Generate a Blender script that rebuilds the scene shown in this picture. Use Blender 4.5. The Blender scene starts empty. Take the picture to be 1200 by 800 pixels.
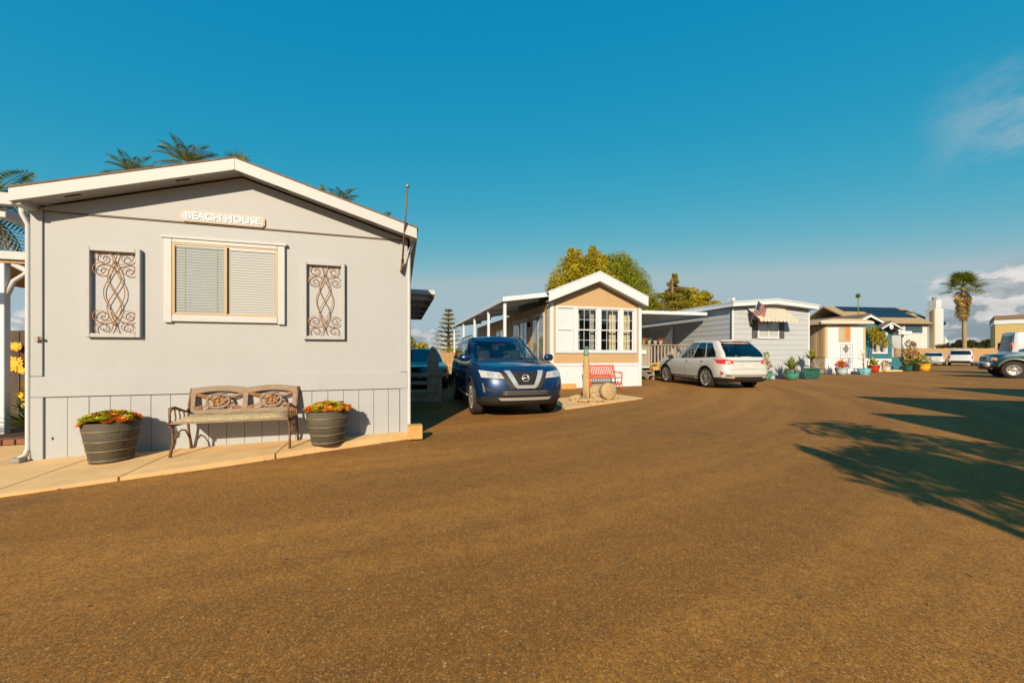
import bpy, bmesh, math, random
from mathutils import Vector, Matrix
random.seed(7)
R = math.radians
SC = bpy.context.scene
COL = SC.collection
CAMZ = 1.22
SKY_TINT = (.62, 1.02, 1.06); SKY_CURVE = ((.36, 2.9, 2.75), (1.56, .53, 3.7), (3.05, .17, 4.1)); EXPOSURE = .54
SUN_EL = R(27); SUN_D = Vector((0.156, 0.988, 0))      # horizontal direction in which shadows fall

# ------------------------------------------------------------------ camera
cd = bpy.data.cameras.new('camera'); cam = bpy.data.objects.new('camera', cd); COL.objects.link(cam)
cam.location = (0, 0, CAMZ); cam.rotation_euler = (R(90), 0, 0)
cd.sensor_width = 36; cd.lens = 36 * 440 / 1200; cd.shift_y = 15 / 1200
cd.clip_start = .05; cd.clip_end = 4000
SC.camera = cam

# ------------------------------------------------------------------ sky, sun, exposure
def nd(nt, t, **kw):
    n = nt.nodes.new(t)
    for k, v in kw.items():
        if k.startswith('i_'):
            key = k[2:]
            n.inputs[int(key) if key.isdigit() else key].default_value = v
        else: setattr(n, k, v)
    return n
W = bpy.data.worlds.new('World'); SC.world = W; W.use_nodes = True
nt = W.node_tree; nt.nodes.clear(); L = nt.links.new
out = nd(nt, 'ShaderNodeOutputWorld'); bg = nd(nt, 'ShaderNodeBackground'); bg.inputs[1].default_value = .093
L(bg.outputs[0], out.inputs[0])
sky = nd(nt, 'ShaderNodeTexSky', sky_type='NISHITA', sun_disc=False, sun_elevation=SUN_EL,
         sun_rotation=math.atan2(-SUN_D.x, -SUN_D.y), air_density=1.0, dust_density=.6, ozone_density=2.2)
def wm(op, a, b=None, c=None, clamp=False):
    m = nd(nt, 'ShaderNodeMath', operation=op, use_clamp=clamp)
    for i, v in enumerate((a, b, c)):
        if v is None: continue
        if isinstance(v, (int, float)): m.inputs[i].default_value = v
        else: L(v, m.inputs[i])
    return m.outputs[0]
def wramp(v, a, b):
    m = nd(nt, 'ShaderNodeMapRange', interpolation_type='SMOOTHSTEP')
    L(v, m.inputs[0]); m.inputs[1].default_value = a; m.inputs[2].default_value = b
    return m.outputs[0]
def wmix(f, a, b, mode='MIX'):
    m = nd(nt, 'ShaderNodeMix', data_type='RGBA', blend_type=mode)
    for s, v in ((0, f), (6, a), (7, b)):
        if isinstance(v, (int, float)): m.inputs[s].default_value = v
        elif isinstance(v, tuple): m.inputs[s].default_value = v + (1,)
        else: L(v, m.inputs[s])
    return m.outputs[2]
tc = nd(nt, 'ShaderNodeTexCoord'); sp = nd(nt, 'ShaderNodeSeparateXYZ'); L(tc.outputs['Generated'], sp.inputs[0])
el = sp.outputs[2]
# teal cast of the photograph's grade, the same over the whole sky
tint = wmix(1.0, sky.outputs[0], SKY_TINT, 'MULTIPLY')
sx = nd(nt, 'ShaderNodeSeparateColor'); L(tint, sx.inputs[0]); gam = nd(nt, 'ShaderNodeCombineColor')
for ch, (ga, gg, gm) in enumerate(SKY_CURVE):       # one colour curve per channel for the whole sky
    L(wm('MINIMUM', wm('MULTIPLY', wm('POWER', sx.outputs[ch], gg), ga), gm), gam.inputs[ch])
mp = nd(nt, 'ShaderNodeMapping'); L(tc.outputs['Generated'], mp.inputs[0]); mp.inputs['Scale'].default_value = (1, 1, 1.75)
def wnoise(scale, detail, rough, off, vec=None):
    m2 = nd(nt, 'ShaderNodeMapping'); L(vec or mp.outputs[0], m2.inputs[0]); m2.inputs['Location'].default_value = off
    n = nd(nt, 'ShaderNodeTexNoise'); L(m2.outputs[0], n.inputs[0]); n.inputs['Scale'].default_value = scale
    n.inputs['Detail'].default_value = detail; n.inputs['Roughness'].default_value = rough
    return n.outputs[0]
az = wm('ARCTAN2', sp.outputs[0], sp.outputs[1])
bank = wramp(az, R(42), R(52))                       # cumulus bank towards the sea side
low = wramp(az, R(12), R(-8))                        # lower, thinner bank the other way
n1 = wnoise(9.5, 7, .55, (.35, .2, .1)); n2 = wnoise(9.5, 7, .55, (.35 + .012, .2, .1 - .03))
top = wm('ADD', wm('MULTIPLY', bank, .135), wm('MULTIPLY', low, .07))
hh = wm('SUBTRACT', wm('ADD', top, wm('MULTIPLY', wm('SUBTRACT', n1, .5), .34)), el)
dens = wm('MULTIPLY', wramp(hh, -.004, .03), wramp(wm('ADD', bank, wm('MULTIPLY', low, .6)), 0, .8))
lit = wramp(wm('SUBTRACT', n1, n2), -.02, .045)
n3 = wnoise(16, 5, .6, (.9, .1, .7))
lit2 = wm('ADD', wm('MULTIPLY', lit, .6), wm('MULTIPLY', wramp(n3, .42, .62), .4))
ccol = wmix(lit2, (1.9, 2.35, 2.6), (6.0, 5.7, 5.4))
skyc = wmix(wm('MULTIPLY', dens, .93), gam.outputs[0], ccol)
wis = wnoise(3.2, 8, .62, (1.3, .55, .9)); wmask = wm('MULTIPLY', wm('MULTIPLY', wramp(wis, .70, .86), wramp(el, .12, .3)), .35)
side = wm('MULTIPLY', wramp(az, R(46), R(54)), wm('MULTIPLY', wramp(el, .25, .33), wramp(el, .46, .36)))      # thin cirrus above the bank
wmask = wm('MAXIMUM', wmask, wm('MULTIPLY', wm('MULTIPLY', side, wramp(wnoise(4.5, 8, .65, (.1, .6, 2.2)), .44, .70)), .55))
skyc = wmix(wmask, skyc, (4.2, 4.2, 4.2))
L(skyc, bg.inputs[0])
sl = bpy.data.lights.new('sun', 'SUN'); sl.energy = 5.0; sl.angle = R(.5); sl.color = (1.0, .81, .57)
so = bpy.data.objects.new('sun', sl); COL.objects.link(so); so.location = (-5, -20, 15)
so.rotation_euler = Vector((SUN_D.x * math.cos(SUN_EL), SUN_D.y * math.cos(SUN_EL), -math.sin(SUN_EL))).to_track_quat('-Z', 'Y').to_euler()
SC.view_settings.view_transform = 'Standard'; SC.view_settings.look = 'None'
SC.view_settings.exposure = EXPOSURE; SC.view_settings.gamma = 1

# ------------------------------------------------------------------ materials
MATS = {}
def mat(name, col, rough=.6, var=.1, scale=5.0, bump=.0, bscale=40, metal=0, spec=.4, coat=0, stretch=(1, 1, 1), emit=None, trans=0, dirt=0):
    if name in MATS: return MATS[name]
    m = bpy.data.materials.new(name); m.use_nodes = True; t = m.node_tree; k = t.links.new
    b = t.nodes['Principled BSDF']
    b.inputs['Roughness'].default_value = rough; b.inputs['Metallic'].default_value = metal
    b.inputs['Specular IOR Level'].default_value = spec; b.inputs['Coat Weight'].default_value = coat; b.inputs['Coat Roughness'].default_value = .05
    tcn = nd(t, 'ShaderNodeTexCoord'); mpn = nd(t, 'ShaderNodeMapping'); k(tcn.outputs['Object'], mpn.inputs[0]); mpn.inputs['Scale'].default_value = stretch
    no = nd(t, 'ShaderNodeTexNoise'); k(mpn.outputs[0], no.inputs[0]); no.inputs['Scale'].default_value = scale
    no.inputs['Detail'].default_value = 6; no.inputs['Roughness'].default_value = .65
    mr = nd(t, 'ShaderNodeMapRange'); k(no.outputs[0], mr.inputs[0]); mr.inputs[1].default_value = .28; mr.inputs[2].default_value = .72
    mx = nd(t, 'ShaderNodeMix', data_type='RGBA'); k(mr.outputs[0], mx.inputs[0])
    mx.inputs[6].default_value = tuple(max(0, c * (1 - var)) for c in col) + (1,)
    mx.inputs[7].default_value = tuple(min(1, c * (1 + var)) for c in col) + (1,)
    colout = mx.outputs[2]
    if dirt:
        n4 = nd(t, 'ShaderNodeTexNoise'); m4 = nd(t, 'ShaderNodeMapping'); k(tcn.outputs['Object'], m4.inputs[0]); m4.inputs['Scale'].default_value = (9, 9, .9)
        k(m4.outputs[0], n4.inputs[0]); n4.inputs['Scale'].default_value = 1.3; n4.inputs['Detail'].default_value = 8; n4.inputs['Roughness'].default_value = .7
        r4 = nd(t, 'ShaderNodeMapRange'); k(n4.outputs[0], r4.inputs[0]); r4.inputs[1].default_value = .52; r4.inputs[2].default_value = .8; r4.inputs[4].default_value = dirt
        x4 = nd(t, 'ShaderNodeMix', data_type='RGBA', blend_type='MULTIPLY'); k(r4.outputs[0], x4.inputs[0]); k(colout, x4.inputs[6]); x4.inputs[7].default_value = (.62, .55, .45, 1)
        colout = x4.outputs[2]
    k(colout, b.inputs['Base Color'])
    rr = nd(t, 'ShaderNodeMapRange'); k(no.outputs[0], rr.inputs[0]); rr.inputs[3].default_value = max(.02, rough - .08); rr.inputs[4].default_value = min(1, rough + .08)
    k(rr.outputs[0], b.inputs['Roughness'])
    if bump:
        n2 = nd(t, 'ShaderNodeTexNoise'); k(mpn.outputs[0], n2.inputs[0]); n2.inputs['Scale'].default_value = bscale; n2.inputs['Detail'].default_value = 4
        bp = nd(t, 'ShaderNodeBump'); k(n2.outputs[0], bp.inputs['Height']); bp.inputs['Strength'].default_value = bump; bp.inputs['Distance'].default_value = .01
        k(bp.outputs[0], b.inputs['Normal'])
    if emit:
        b.inputs['Emission Color'].default_value = emit + (1,); b.inputs['Emission Strength'].default_value = 1
    MATS[name] = m; return m
def leafmat(name, a, b_, trans=.35):
    m = bpy.data.materials.new(name); m.use_nodes = True; t = m.node_tree; k = t.links.new
    b = t.nodes['Principled BSDF']; b.inputs['Roughness'].default_value = .55; b.inputs['Specular IOR Level'].default_value = .25
    g = nd(t, 'ShaderNodeNewGeometry'); no = nd(t, 'ShaderNodeTexNoise'); tcn = nd(t, 'ShaderNodeTexCoord')
    k(tcn.outputs['Object'], no.inputs[0]); no.inputs['Scale'].default_value = 1.2; no.inputs['Detail'].default_value = 3
    ad = nd(t, 'ShaderNodeMath', operation='MULTIPLY_ADD'); k(g.outputs['Random Per Island'], ad.inputs[0]); ad.inputs[1].default_value = .55; 
    sb = nd(t, 'ShaderNodeMapRange'); k(no.outputs[0], sb.inputs[0]); sb.inputs[1].default_value = .3; sb.inputs[2].default_value = .7; sb.inputs[4].default_value = .45
    k(sb.outputs[0], ad.inputs[2])
    mx = nd(t, 'ShaderNodeMix', data_type='RGBA'); k(ad.outputs[0], mx.inputs[0]); mx.inputs[6].default_value = a + (1,); mx.inputs[7].default_value = b_ + (1,)
    k(mx.outputs[2], b.inputs['Base Color'])
    tr = nd(t, 'ShaderNodeBsdfTranslucent'); k(mx.outputs[2], tr.inputs[0]); ms = nd(t, 'ShaderNodeMixShader'); ms.inputs[0].default_value = trans
    k(b.outputs[0], ms.inputs[1]); k(tr.outputs[0], ms.inputs[2]); k(ms.outputs[0], t.nodes['Material Output'].inputs[0])
    MATS[name] = m; return m
def glassmat(name, tint=(.75, .85, .88), refl=.28, rough=.02):
    m = bpy.data.materials.new(name); m.use_nodes = True; t = m.node_tree; k = t.links.new
    t.nodes.remove(t.nodes['Principled BSDF'])
    tr = nd(t, 'ShaderNodeBsdfTransparent'); tr.inputs[0].default_value = tint + (1,)
    gl = nd(t, 'ShaderNodeBsdfGlossy'); gl.inputs[1].default_value = rough; gl.inputs[0].default_value = (.9, .95, 1, 1)
    lw = nd(t, 'ShaderNodeLayerWeight'); lw.inputs[0].default_value = .5
    pw = nd(t, 'ShaderNodeMath', operation='POWER'); k(lw.outputs['Facing'], pw.inputs[0]); pw.inputs[1].default_value = 3
    mr = nd(t, 'ShaderNodeMapRange'); k(pw.outputs[0], mr.inputs[0]); mr.inputs[3].default_value = refl * .5; mr.inputs[4].default_value = min(1, refl + .5)
    ms = nd(t, 'ShaderNodeMixShader'); k(mr.outputs[0], ms.inputs[0]); k(tr.outputs[0], ms.inputs[1]); k(gl.outputs[0], ms.inputs[2])
    k(ms.outputs[0], t.nodes['Material Output'].inputs[0]); m.use_transparent_shadow = True; MATS[name] = m; return m

# ------------------------------------------------------------------ mesh helpers
class MB:
    def __init__(s): s.v = []; s.f = []
    def add(s, vs, fs):
        o = len(s.v); s.v += [tuple(p) for p in vs]; s.f += [tuple(i + o for i in q) for q in fs]; return s
    def box(s, c, d, rot=None, bev=0):
        hx, hy, hz = d[0] / 2, d[1] / 2, d[2] / 2
        if bev:
            b = min(bev, hx * .9, hy * .9, hz * .9)
            vs = []; idx = {}
            for sx in (-1, 1):
                for sy in (-1, 1):
                    for sz in (-1, 1):
                        for a in range(3):
                            p = [sx * (hx - b), sy * (hy - b), sz * (hz - b)]; p[a] = (sx * hx, sy * hy, sz * hz)[a]
                            idx[sx, sy, sz, a] = len(vs); vs.append(p)
            fs = []
            for a in range(3):
                o = [i for i in range(3) if i != a]
                for sg in (-1, 1):
                    q = []
                    for t1, t2 in ((-1, -1), (1, -1), (1, 1), (-1, 1)):
                        k = [0, 0, 0]; k[a] = sg; k[o[0]] = t1; k[o[1]] = t2; q.append(idx[k[0], k[1], k[2], a])
                    fs.append(q)
                    # edges along axis a
                for t1 in (-1, 1):
                    for t2 in (-1, 1):
                        k0 = [0, 0, 0]; k1 = [0, 0, 0]; k0[a] = -1; k1[a] = 1
                        k0[o[0]] = k1[o[0]] = t1; k0[o[1]] = k1[o[1]] = t2
                        fs.append([idx[tuple(k0) + (o[0],)], idx[tuple(k1) + (o[0],)], idx[tuple(k1) + (o[1],)], idx[tuple(k0) + (o[1],)]])
            for sx in (-1, 1):
                for sy in (-1, 1):
                    for sz in (-1, 1): fs.append([idx[sx, sy, sz, 0], idx[sx, sy, sz, 1], idx[sx, sy, sz, 2]])
        else:
            vs = [(x, y, z) for x in (-hx, hx) for y in (-hy, hy) for z in (-hz, hz)]
            fs = [(0, 1, 3, 2), (4, 6, 7, 5), (0, 4, 5, 1), (2, 3, 7, 6), (0, 2, 6, 4), (1, 5, 7, 3)]
        M = rot if rot is not None else Matrix.Identity(3)
        c = Vector(c); return s.add([M @ Vector(p) + c for p in vs], fs)
    def b2(s, x0, x1, y0, y1, z0, z1, bev=0):
        return s.box(((x0 + x1) / 2, (y0 + y1) / 2, (z0 + z1) / 2), (abs(x1 - x0), abs(y1 - y0), abs(z1 - z0)), bev=bev)
    def bar(s, p, q, w, h, up=(0, 0, 1)):
        p = Vector(p); q = Vector(q); d = (q - p); l = d.length; d.normalize(); u = Vector(up)
        if abs(d.dot(u)) > .99: u = Vector((0, 1, 0))
        sd = d.cross(u).normalized(); u = sd.cross(d)
        M = Matrix((d, sd, u)).transposed(); return s.box((p + q) / 2, (l, w, h), M)
    def tube(s, pts, r, n=8, cap=True, closed=False):
        pts = [Vector(p) for p in pts]; N = len(pts); rs = r if isinstance(r, (list, tuple)) else [r] * N
        rings = []; prev = None
        for i, p in enumerate(pts):
            if closed: t = pts[(i + 1) % N] - pts[i - 1]
            else: t = pts[min(i + 1, N - 1)] - pts[max(i - 1, 0)]
            t.normalize()
            if prev is None:
                a = Vector((0, 0, 1)) if abs(t.z) < .9 else Vector((1, 0, 0)); u = t.cross(a).normalized()
            else: u = (prev - t * prev.dot(t)).normalized()
            prev = u; w = t.cross(u)
            rings.append([p + (u * math.cos(2 * math.pi * k / n) + w * math.sin(2 * math.pi * k / n)) * rs[i] for k in range(n)])
        o = [x for rg in rings for x in rg]; fs = []
        for i in range(N if closed else N - 1):
            j = (i + 1) % N
            for k in range(n): fs.append((i * n + k, i * n + (k + 1) % n, j * n + (k + 1) % n, j * n + k))
        if cap and not closed: fs.append(tuple(range(n - 1, -1, -1))); fs.append(tuple((N - 1) * n + k for k in range(n)))
        return s.add(o, fs)
    def lathe(s, prof, n=24, c=(0, 0, 0), axis='z', capb=True, capt=True):
        vs = []; fs = []; m = len(prof)
        for r, z in prof:
            for k in range(n):
                a = 2 * math.pi * k / n; x, y = r * math.cos(a), r * math.sin(a)
                p = (x, y, z) if axis == 'z' else ((x, z, y) if axis == 'y' else (z, x, y))
                vs.append((p[0] + c[0], p[1] + c[1], p[2] + c[2]))
        for i in range(m - 1):
            for k in range(n): fs.append((i * n + k, i * n + (k + 1) % n, (i + 1) * n + (k + 1) % n, (i + 1) * n + k))
        if capb: fs.append(tuple(range(n))[::-1])
        if capt: fs.append(tuple((m - 1) * n + k for k in range(n)))
        return s.add(vs, fs)
    def prism(s, poly, a, b, axis='y'):
        """poly: 2-D points; extruded from a to b along axis (y: poly is x,z; z: poly is x,y; x: poly is y,z)"""
        def P(u, v, w): return (u, w, v) if axis == 'y' else ((u, v, w) if axis == 'z' else (w, u, v))
        n = len(poly); vs = [P(u, v, a) for u, v in poly] + [P(u, v, b) for u, v in poly]
        fs = [tuple(range(n)), tuple(range(2 * n - 1, n - 1, -1))] + [(i, i + n, (i + 1) % n + n, (i + 1) % n) for i in range(n)]
        return s.add(vs, fs)
    def ico(s, c, r, seed=0, jit=.15, sub=2, sq=(1, 1, 1)):
        bm = bmesh.new(); bmesh.ops.create_icosphere(bm, subdivisions=sub, radius=1); rnd = random.Random(seed)
        off = [rnd.uniform(0, 9) for _ in range(3)]
        vs = []
        for v in bm.verts:
            k = 1 + jit * (math.sin(v.co.x * 3.1 + off[0]) + math.sin(v.co.y * 3.7 + off[1]) + math.sin(v.co.z * 4.3 + off[2])) / 2
            vs.append((c[0] + v.co.x * r * k * sq[0], c[1] + v.co.y * r * k * sq[1], c[2] + v.co.z * r * k * sq[2]))
        fs = [tuple(x.index for x in f.verts) for f in bm.faces]; bm.free(); return s.add(vs, fs)
    def mesh(s, name, m, smooth=False):
        me = bpy.data.meshes.new(name); me.from_pydata(s.v, [], s.f); me.materials.append(m)
        bm = bmesh.new(); bm.from_mesh(me); bmesh.ops.recalc_face_normals(bm, faces=bm.faces); bm.to_mesh(me); bm.free()
        if smooth:
            for p in me.polygons: p.use_smooth = True
        me.update(); return me
def rawmesh(name, vs, fs, m, smooth=False):
    me = bpy.data.meshes.new(name); me.from_pydata(vs, [], fs); me.materials.append(m)
    if smooth: me.polygons.foreach_set('use_smooth', [True] * len(me.polygons))
    me.update(); return me
def obj(name, me, parent=None, kind=None):
    o = bpy.data.objects.new(name, me); COL.objects.link(o)
    if parent: o.parent = parent
    if kind: o['kind'] = kind
    return o
def part(name, mb, m, parent=None, smooth=False, label=None, kind=None):
    if isinstance(m, str): m = MATS[m]
    o = obj(name, mb.mesh(name, m, smooth), parent, kind)
    if label: o['label'] = label
    return o
def tag(o, label, cat, group=None):
    o['label'] = label; o['category'] = cat
    if group: o['group'] = group
    return o
def thing(name, label, cat, loc=(0, 0, 0), rz=0, group=None):
    o = bpy.data.objects.new(name, None); COL.objects.link(o); o.location = loc; o.rotation_euler = (0, 0, R(rz)); o.empty_display_size = .2
    return tag(o, label, cat, group)
def copy_tree(o, parent=None):
    c = o.copy(); COL.objects.link(c); c.parent = parent
    for ch in list(o.children): copy_tree(ch, c)
    return c
def autosmooth(o, ang=35):
    bm = bmesh.new(); bm.from_mesh(o.data)
    for f in bm.faces: f.smooth = True
    for e in bm.edges:
        if len(e.link_faces) == 2 and e.calc_face_angle(0) > R(ang): e.smooth = False
    bm.to_mesh(o.data); bm.free(); return o
def structure(name, mb, m, smooth=False):
    o = part(name, mb, m, None, smooth); o['kind'] = 'structure'; return o
def G(x, y):
    return .1 * math.exp(-((x - 17) ** 2 + (y - 16) ** 2) / 200)
# ------------------------------------------------------------------ palette
mat('house_paint', (0.33, 0.347, 0.372), .6, .045, 1.3, .14, 9, dirt=.10)
mat('trim_cream', (0.42, 0.432, 0.45), .55, .05, 4, .05, 60, dirt=.18)
mat('white_paint', (0.5, 0.54, 0.6), .5, .04, 4, .04, 60, dirt=.15)
mat('clean_white', (0.52, 0.565, 0.63), .5, .03, 4)
mat('vinyl_almond', (0.4, 0.28, 0.14), .45, .06, 5)
mat('blind_white', (0.52, 0.56, 0.6), .5, .03, 4)
mat('shingle', (.13, .10, .08), .9, .3, 20, .5, 120)
mat('dark', (.012, .012, .013), .8, .1)
mat('metal_grey', (.30, .29, .27), .45, .15, 10, metal=.6)
mat('rust', (0.33, 0.15, 0.055), .75, .35, 25, .3, 120)
mat('iron_brown', (.15, .075, .035), .65, .35, 25, .2, 100)
mat('bench_wood', (0.235, 0.17, 0.115), .75, .25, 9, .3, 60, stretch=(1, 4, 4))
mat('concrete', (0.6, 0.4, 0.19), .85, .14, 3.5, .25, 160, dirt=.0)
mat('barrel', (0.066, 0.055, 0.038), .7, .28, 6, .25, 60, stretch=(1, 1, .3))
mat('barrel_hoop', (0.2, 0.155, 0.09), .55, .25, 12, .1, 60, metal=.3)
mat('soil', (.05, .03, .018), .95, .3, 30, .5, 80)
mat('wood_block', (0.46, 0.26, 0.085), .75, .18, 9, .2, 60, stretch=(3, 1, 1))
mat('weathered', (.30, .255, .21), .85, .25, 8, .35, 50, stretch=(1, 5, 1))
mat('fence_wood', (0.34, 0.22, 0.1), .85, .25, 6, .3, 50, stretch=(4, 4, .6))
mat('fence_dark', (.075, .058, .045), .85, .3, 6, .3, 50, stretch=(4, 4, .6))
mat('tan_siding', (0.4, 0.275, 0.145), .6, .05, 3, .06, 80, dirt=.1)
mat('shade_tan', (.56, .375, .20), .6, .05, 3, .06, 80, dirt=.1)
mat('grey_siding', (0.36, 0.395, 0.44), .55, .04, 3, .06, 80, dirt=.1)
mat('beige_siding', (0.45, 0.335, 0.19), .55, .05, 3, .06, 80, dirt=.12)
mat('teal_siding', (.03, .14, .20), .55, .1, 3, .06, 80)
mat('slate_shutter', (.085, .085, .09), .5, .1, 6)
mat('awning_cream', (0.44, 0.38, 0.27), .55, .05, 4)
mat('awning_white', (0.5, 0.51, 0.5), .55, .04, 4)
mat('deck_grey', (.29, .245, .195), .75, .15, 7, .2, 50, stretch=(3, 3, .6))
mat('red_paint', (.62, .075, .03), .5, .12, 10)
mat('flag_red', (.45, .03, .035), .8, .1); mat('flag_white', (0.5, 0.5, 0.5), .8, .05); mat('flag_blue', (.03, .04, .14), .8, .1)
mat('green_glaze', (.06, .23, .19), .18, .2, 7, coat=.6)
mat('dark_green_glaze', (.02, .095, .085), .15, .2, 7, coat=.6)
mat('blue_glaze', (.14, .40, .50), .2, .15, 7, coat=.6)
mat('pale_blue_glaze', (.40, .52, .58), .25, .12, 7, coat=.5)
mat('red_glaze', (.45, .035, .02), .2, .15, 7, coat=.6)
mat('white_pot', (0.5, 0.5, 0.5), .5, .08, 7)
mat('curtain_orange', (.70, .22, .03), .8, .2, 6, stretch=(9, 9, .4))
mat('curtain_cream', (0.44, 0.4, 0.28), .85, .15, 6, stretch=(9, 9, .4))
mat('curtain_grey', (.30, .30, .27), .85, .15, 6, stretch=(9, 9, .4))
mat('room_dark', (.035, .03, .026), .9, .2, 4)
mat('stucco_white', (0.48, 0.5, 0.5), .8, .05, 3, .2, 60)
mat('stucco_yellow', (0.43, 0.33, 0.14), .8, .06, 3, .2, 60)
mat('brown_fascia', (.17, .12, .07), .8, .1, 3)
mat('roof_tan', (0.3, 0.22, 0.115), .9, .18, 14, .4, 60)
mat('solar', (0.008, 0.013, 0.026), .4, .2, 4, spec=.4)
mat('stone', (0.36, 0.26, 0.14), .9, .25, 12, .6, 30)
mat('post_wood', (0.38, 0.27, 0.13), .8, .2, 7, .3, 40, stretch=(4, 4, .5))
mat('patina', (.16, .26, .19), .6, .25, 20, .2, 50)
mat('brick_red', (.19, .085, .05), .85, .2, 14, .3, 60)
mat('sunflower', (.80, .40, .02), .6, .15, 12); mat('petal_white', (.85, .80, .72), .7, .05)
mat('sign_board', (0.4, 0.41, 0.43), .6, .04, 10); mat('sign_letter', (0.6, 0.64, 0.7), .5, .02); mat('sign_edge', (0.44, 0.34, 0.22), .6, .25, 25)
mat('bark', (.16, .105, .06), .9, .3, 12, .6, 30, stretch=(1, 1, .3))
mat('palm_bark', (.27, .19, .10), .9, .3, 14, .6, 30, stretch=(.5, .5, 3))
leafmat('leaf_gold', (.08, .095, .006), (.62, .48, .02))
leafmat('leaf_green', (.055, .09, .008), (.38, .38, .02))
leafmat('leaf_pine', (.06, .07, .008), (.40, .31, .025))
leafmat('leaf_far', (.022, .030, .008), (.09, .085, .018))
leafmat('leaf_palm', (.035, .06, .008), (.27, .27, .03), .3)
leafmat('leaf_palm_dry', (.17, .10, .035), (.40, .26, .09), .25)
leafmat('leaf_garden', (.018, .05, .006), (.09, .15, .012))
leafmat('succ_green', (.20, .23, .008), (.52, .47, .02), .2)
leafmat('succ_orange', (.55, .13, .008), (.80, .32, .02), .2)
leafmat('succ_red', (.45, .035, .01), (.70, .12, .015), .2)
leafmat('leaf_lime', (.15, .17, .01), (.40, .38, .03), .3)
leafmat('leaf_dry', (.20, .10, .03), (.38, .22, .07), .25)
leafmat('leaf_agave', (.06, .12, .015), (.25, .28, .03), .2)
leafmat('flower_yellow', (.75, .45, .02), (.85, .62, .05), .3)
glassmat('window_glass', (.965, .972, .965), .10); glassmat('car_glass', (.55, .64, .66), .08); glassmat('car_glass_dark', (.08, .11, .12), .16)
mat('car_blue', (0.004, 0.026, 0.092), .32, .05, 2, metal=.35, spec=.5, coat=1)
mat('car_pearl', (0.46, 0.46, 0.45), .3, .02, 2, metal=.0, spec=.5, coat=1)
mat('car_white', (0.46, 0.49, 0.53), .3, .02, 2, spec=.5, coat=1)
mat('car_silver', (.50, .49, .47), .3, .03, 2, metal=.3, spec=.5, coat=1)
mat('car_teal', (0.004, 0.042, 0.072), .3, .05, 2, metal=.3, spec=.5, coat=1)
mat('car_black', (.008, .008, .009), .25, .05, 2, spec=.5, coat=1)
mat('car_flare', (0.11, 0.14, 0.12), .4, .1, 6, metal=.4)
mat('cladding', (.022, .021, .020), .55, .2, 8, spec=.35)
mat('rubber', (.022, .020, .018), .85, .2, 12, .3, 80)
mat('alloy', (.50, .48, .45), .32, .1, 10, metal=.75)
mat('chrome', (.62, .62, .62), .18, .05, 8, metal=.6)
mat('lamp_clear', (.46, .47, .48), .15, .35, 30, metal=.15, coat=.6)
mat('lamp_amber', (.75, .22, .02), .25, .1, coat=1)
mat('lamp_red', (.50, .012, .010), .2, .1, 8, coat=1)
mat('plate', (0.48, 0.48, 0.48), .5, .06); mat('plate_dark', (.08, .09, .11), .5, .2)
mat('seat', (.035, .033, .030), .8, .2, 8)

mat('frame_cream', (.345, .355, .37), .6, .06, 6, .08, 60, dirt=.15)
mat('solar_glass', (.05, .09, .10), .08, .2, 2, spec=.6, coat=.5)
def leaf_clump(c, rad, n, size, seed, mb=None, shell=.55, aspect=.5, up=.2):
    """n leaf-sized quads through an ellipsoid, denser to the outside, in small sprays"""
    rnd = random.Random(seed); mb = mb or MB(); vs = []; fs = []; o = len(mb.v)
    for i in range(n):
        while True:
            d = Vector((rnd.uniform(-1, 1), rnd.uniform(-1, 1), rnd.uniform(-1, 1)))
            if .02 < d.length < 1: break
        d = d.normalized() * (d.length ** shell)
        p = Vector((c[0] + d.x * rad[0], c[1] + d.y * rad[1], c[2] + d.z * rad[2]))
        s = size * rnd.uniform(.6, 1.3)
        a = Vector((rnd.gauss(0, 1), rnd.gauss(0, 1), rnd.gauss(0, 1) + up)).normalized(); b = a.cross(Vector((rnd.gauss(0, 1), rnd.gauss(0, 1), rnd.gauss(0, 1)))).normalized() * (s * aspect * .5)
        a = a * s
        k = o + len(vs); vs += [tuple(p - a * .5), tuple(p + b), tuple(p + a * .5), tuple(p - b)]; fs.append((k, k + 1, k + 2, k + 3))
    mb.v += vs; mb.f += fs; return mb
mat('van_glass', (.012, .03, .04), .12, .2, 3, spec=.4)
mat('far_hill', (.05, .06, .03), .95, .3, .05)
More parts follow.
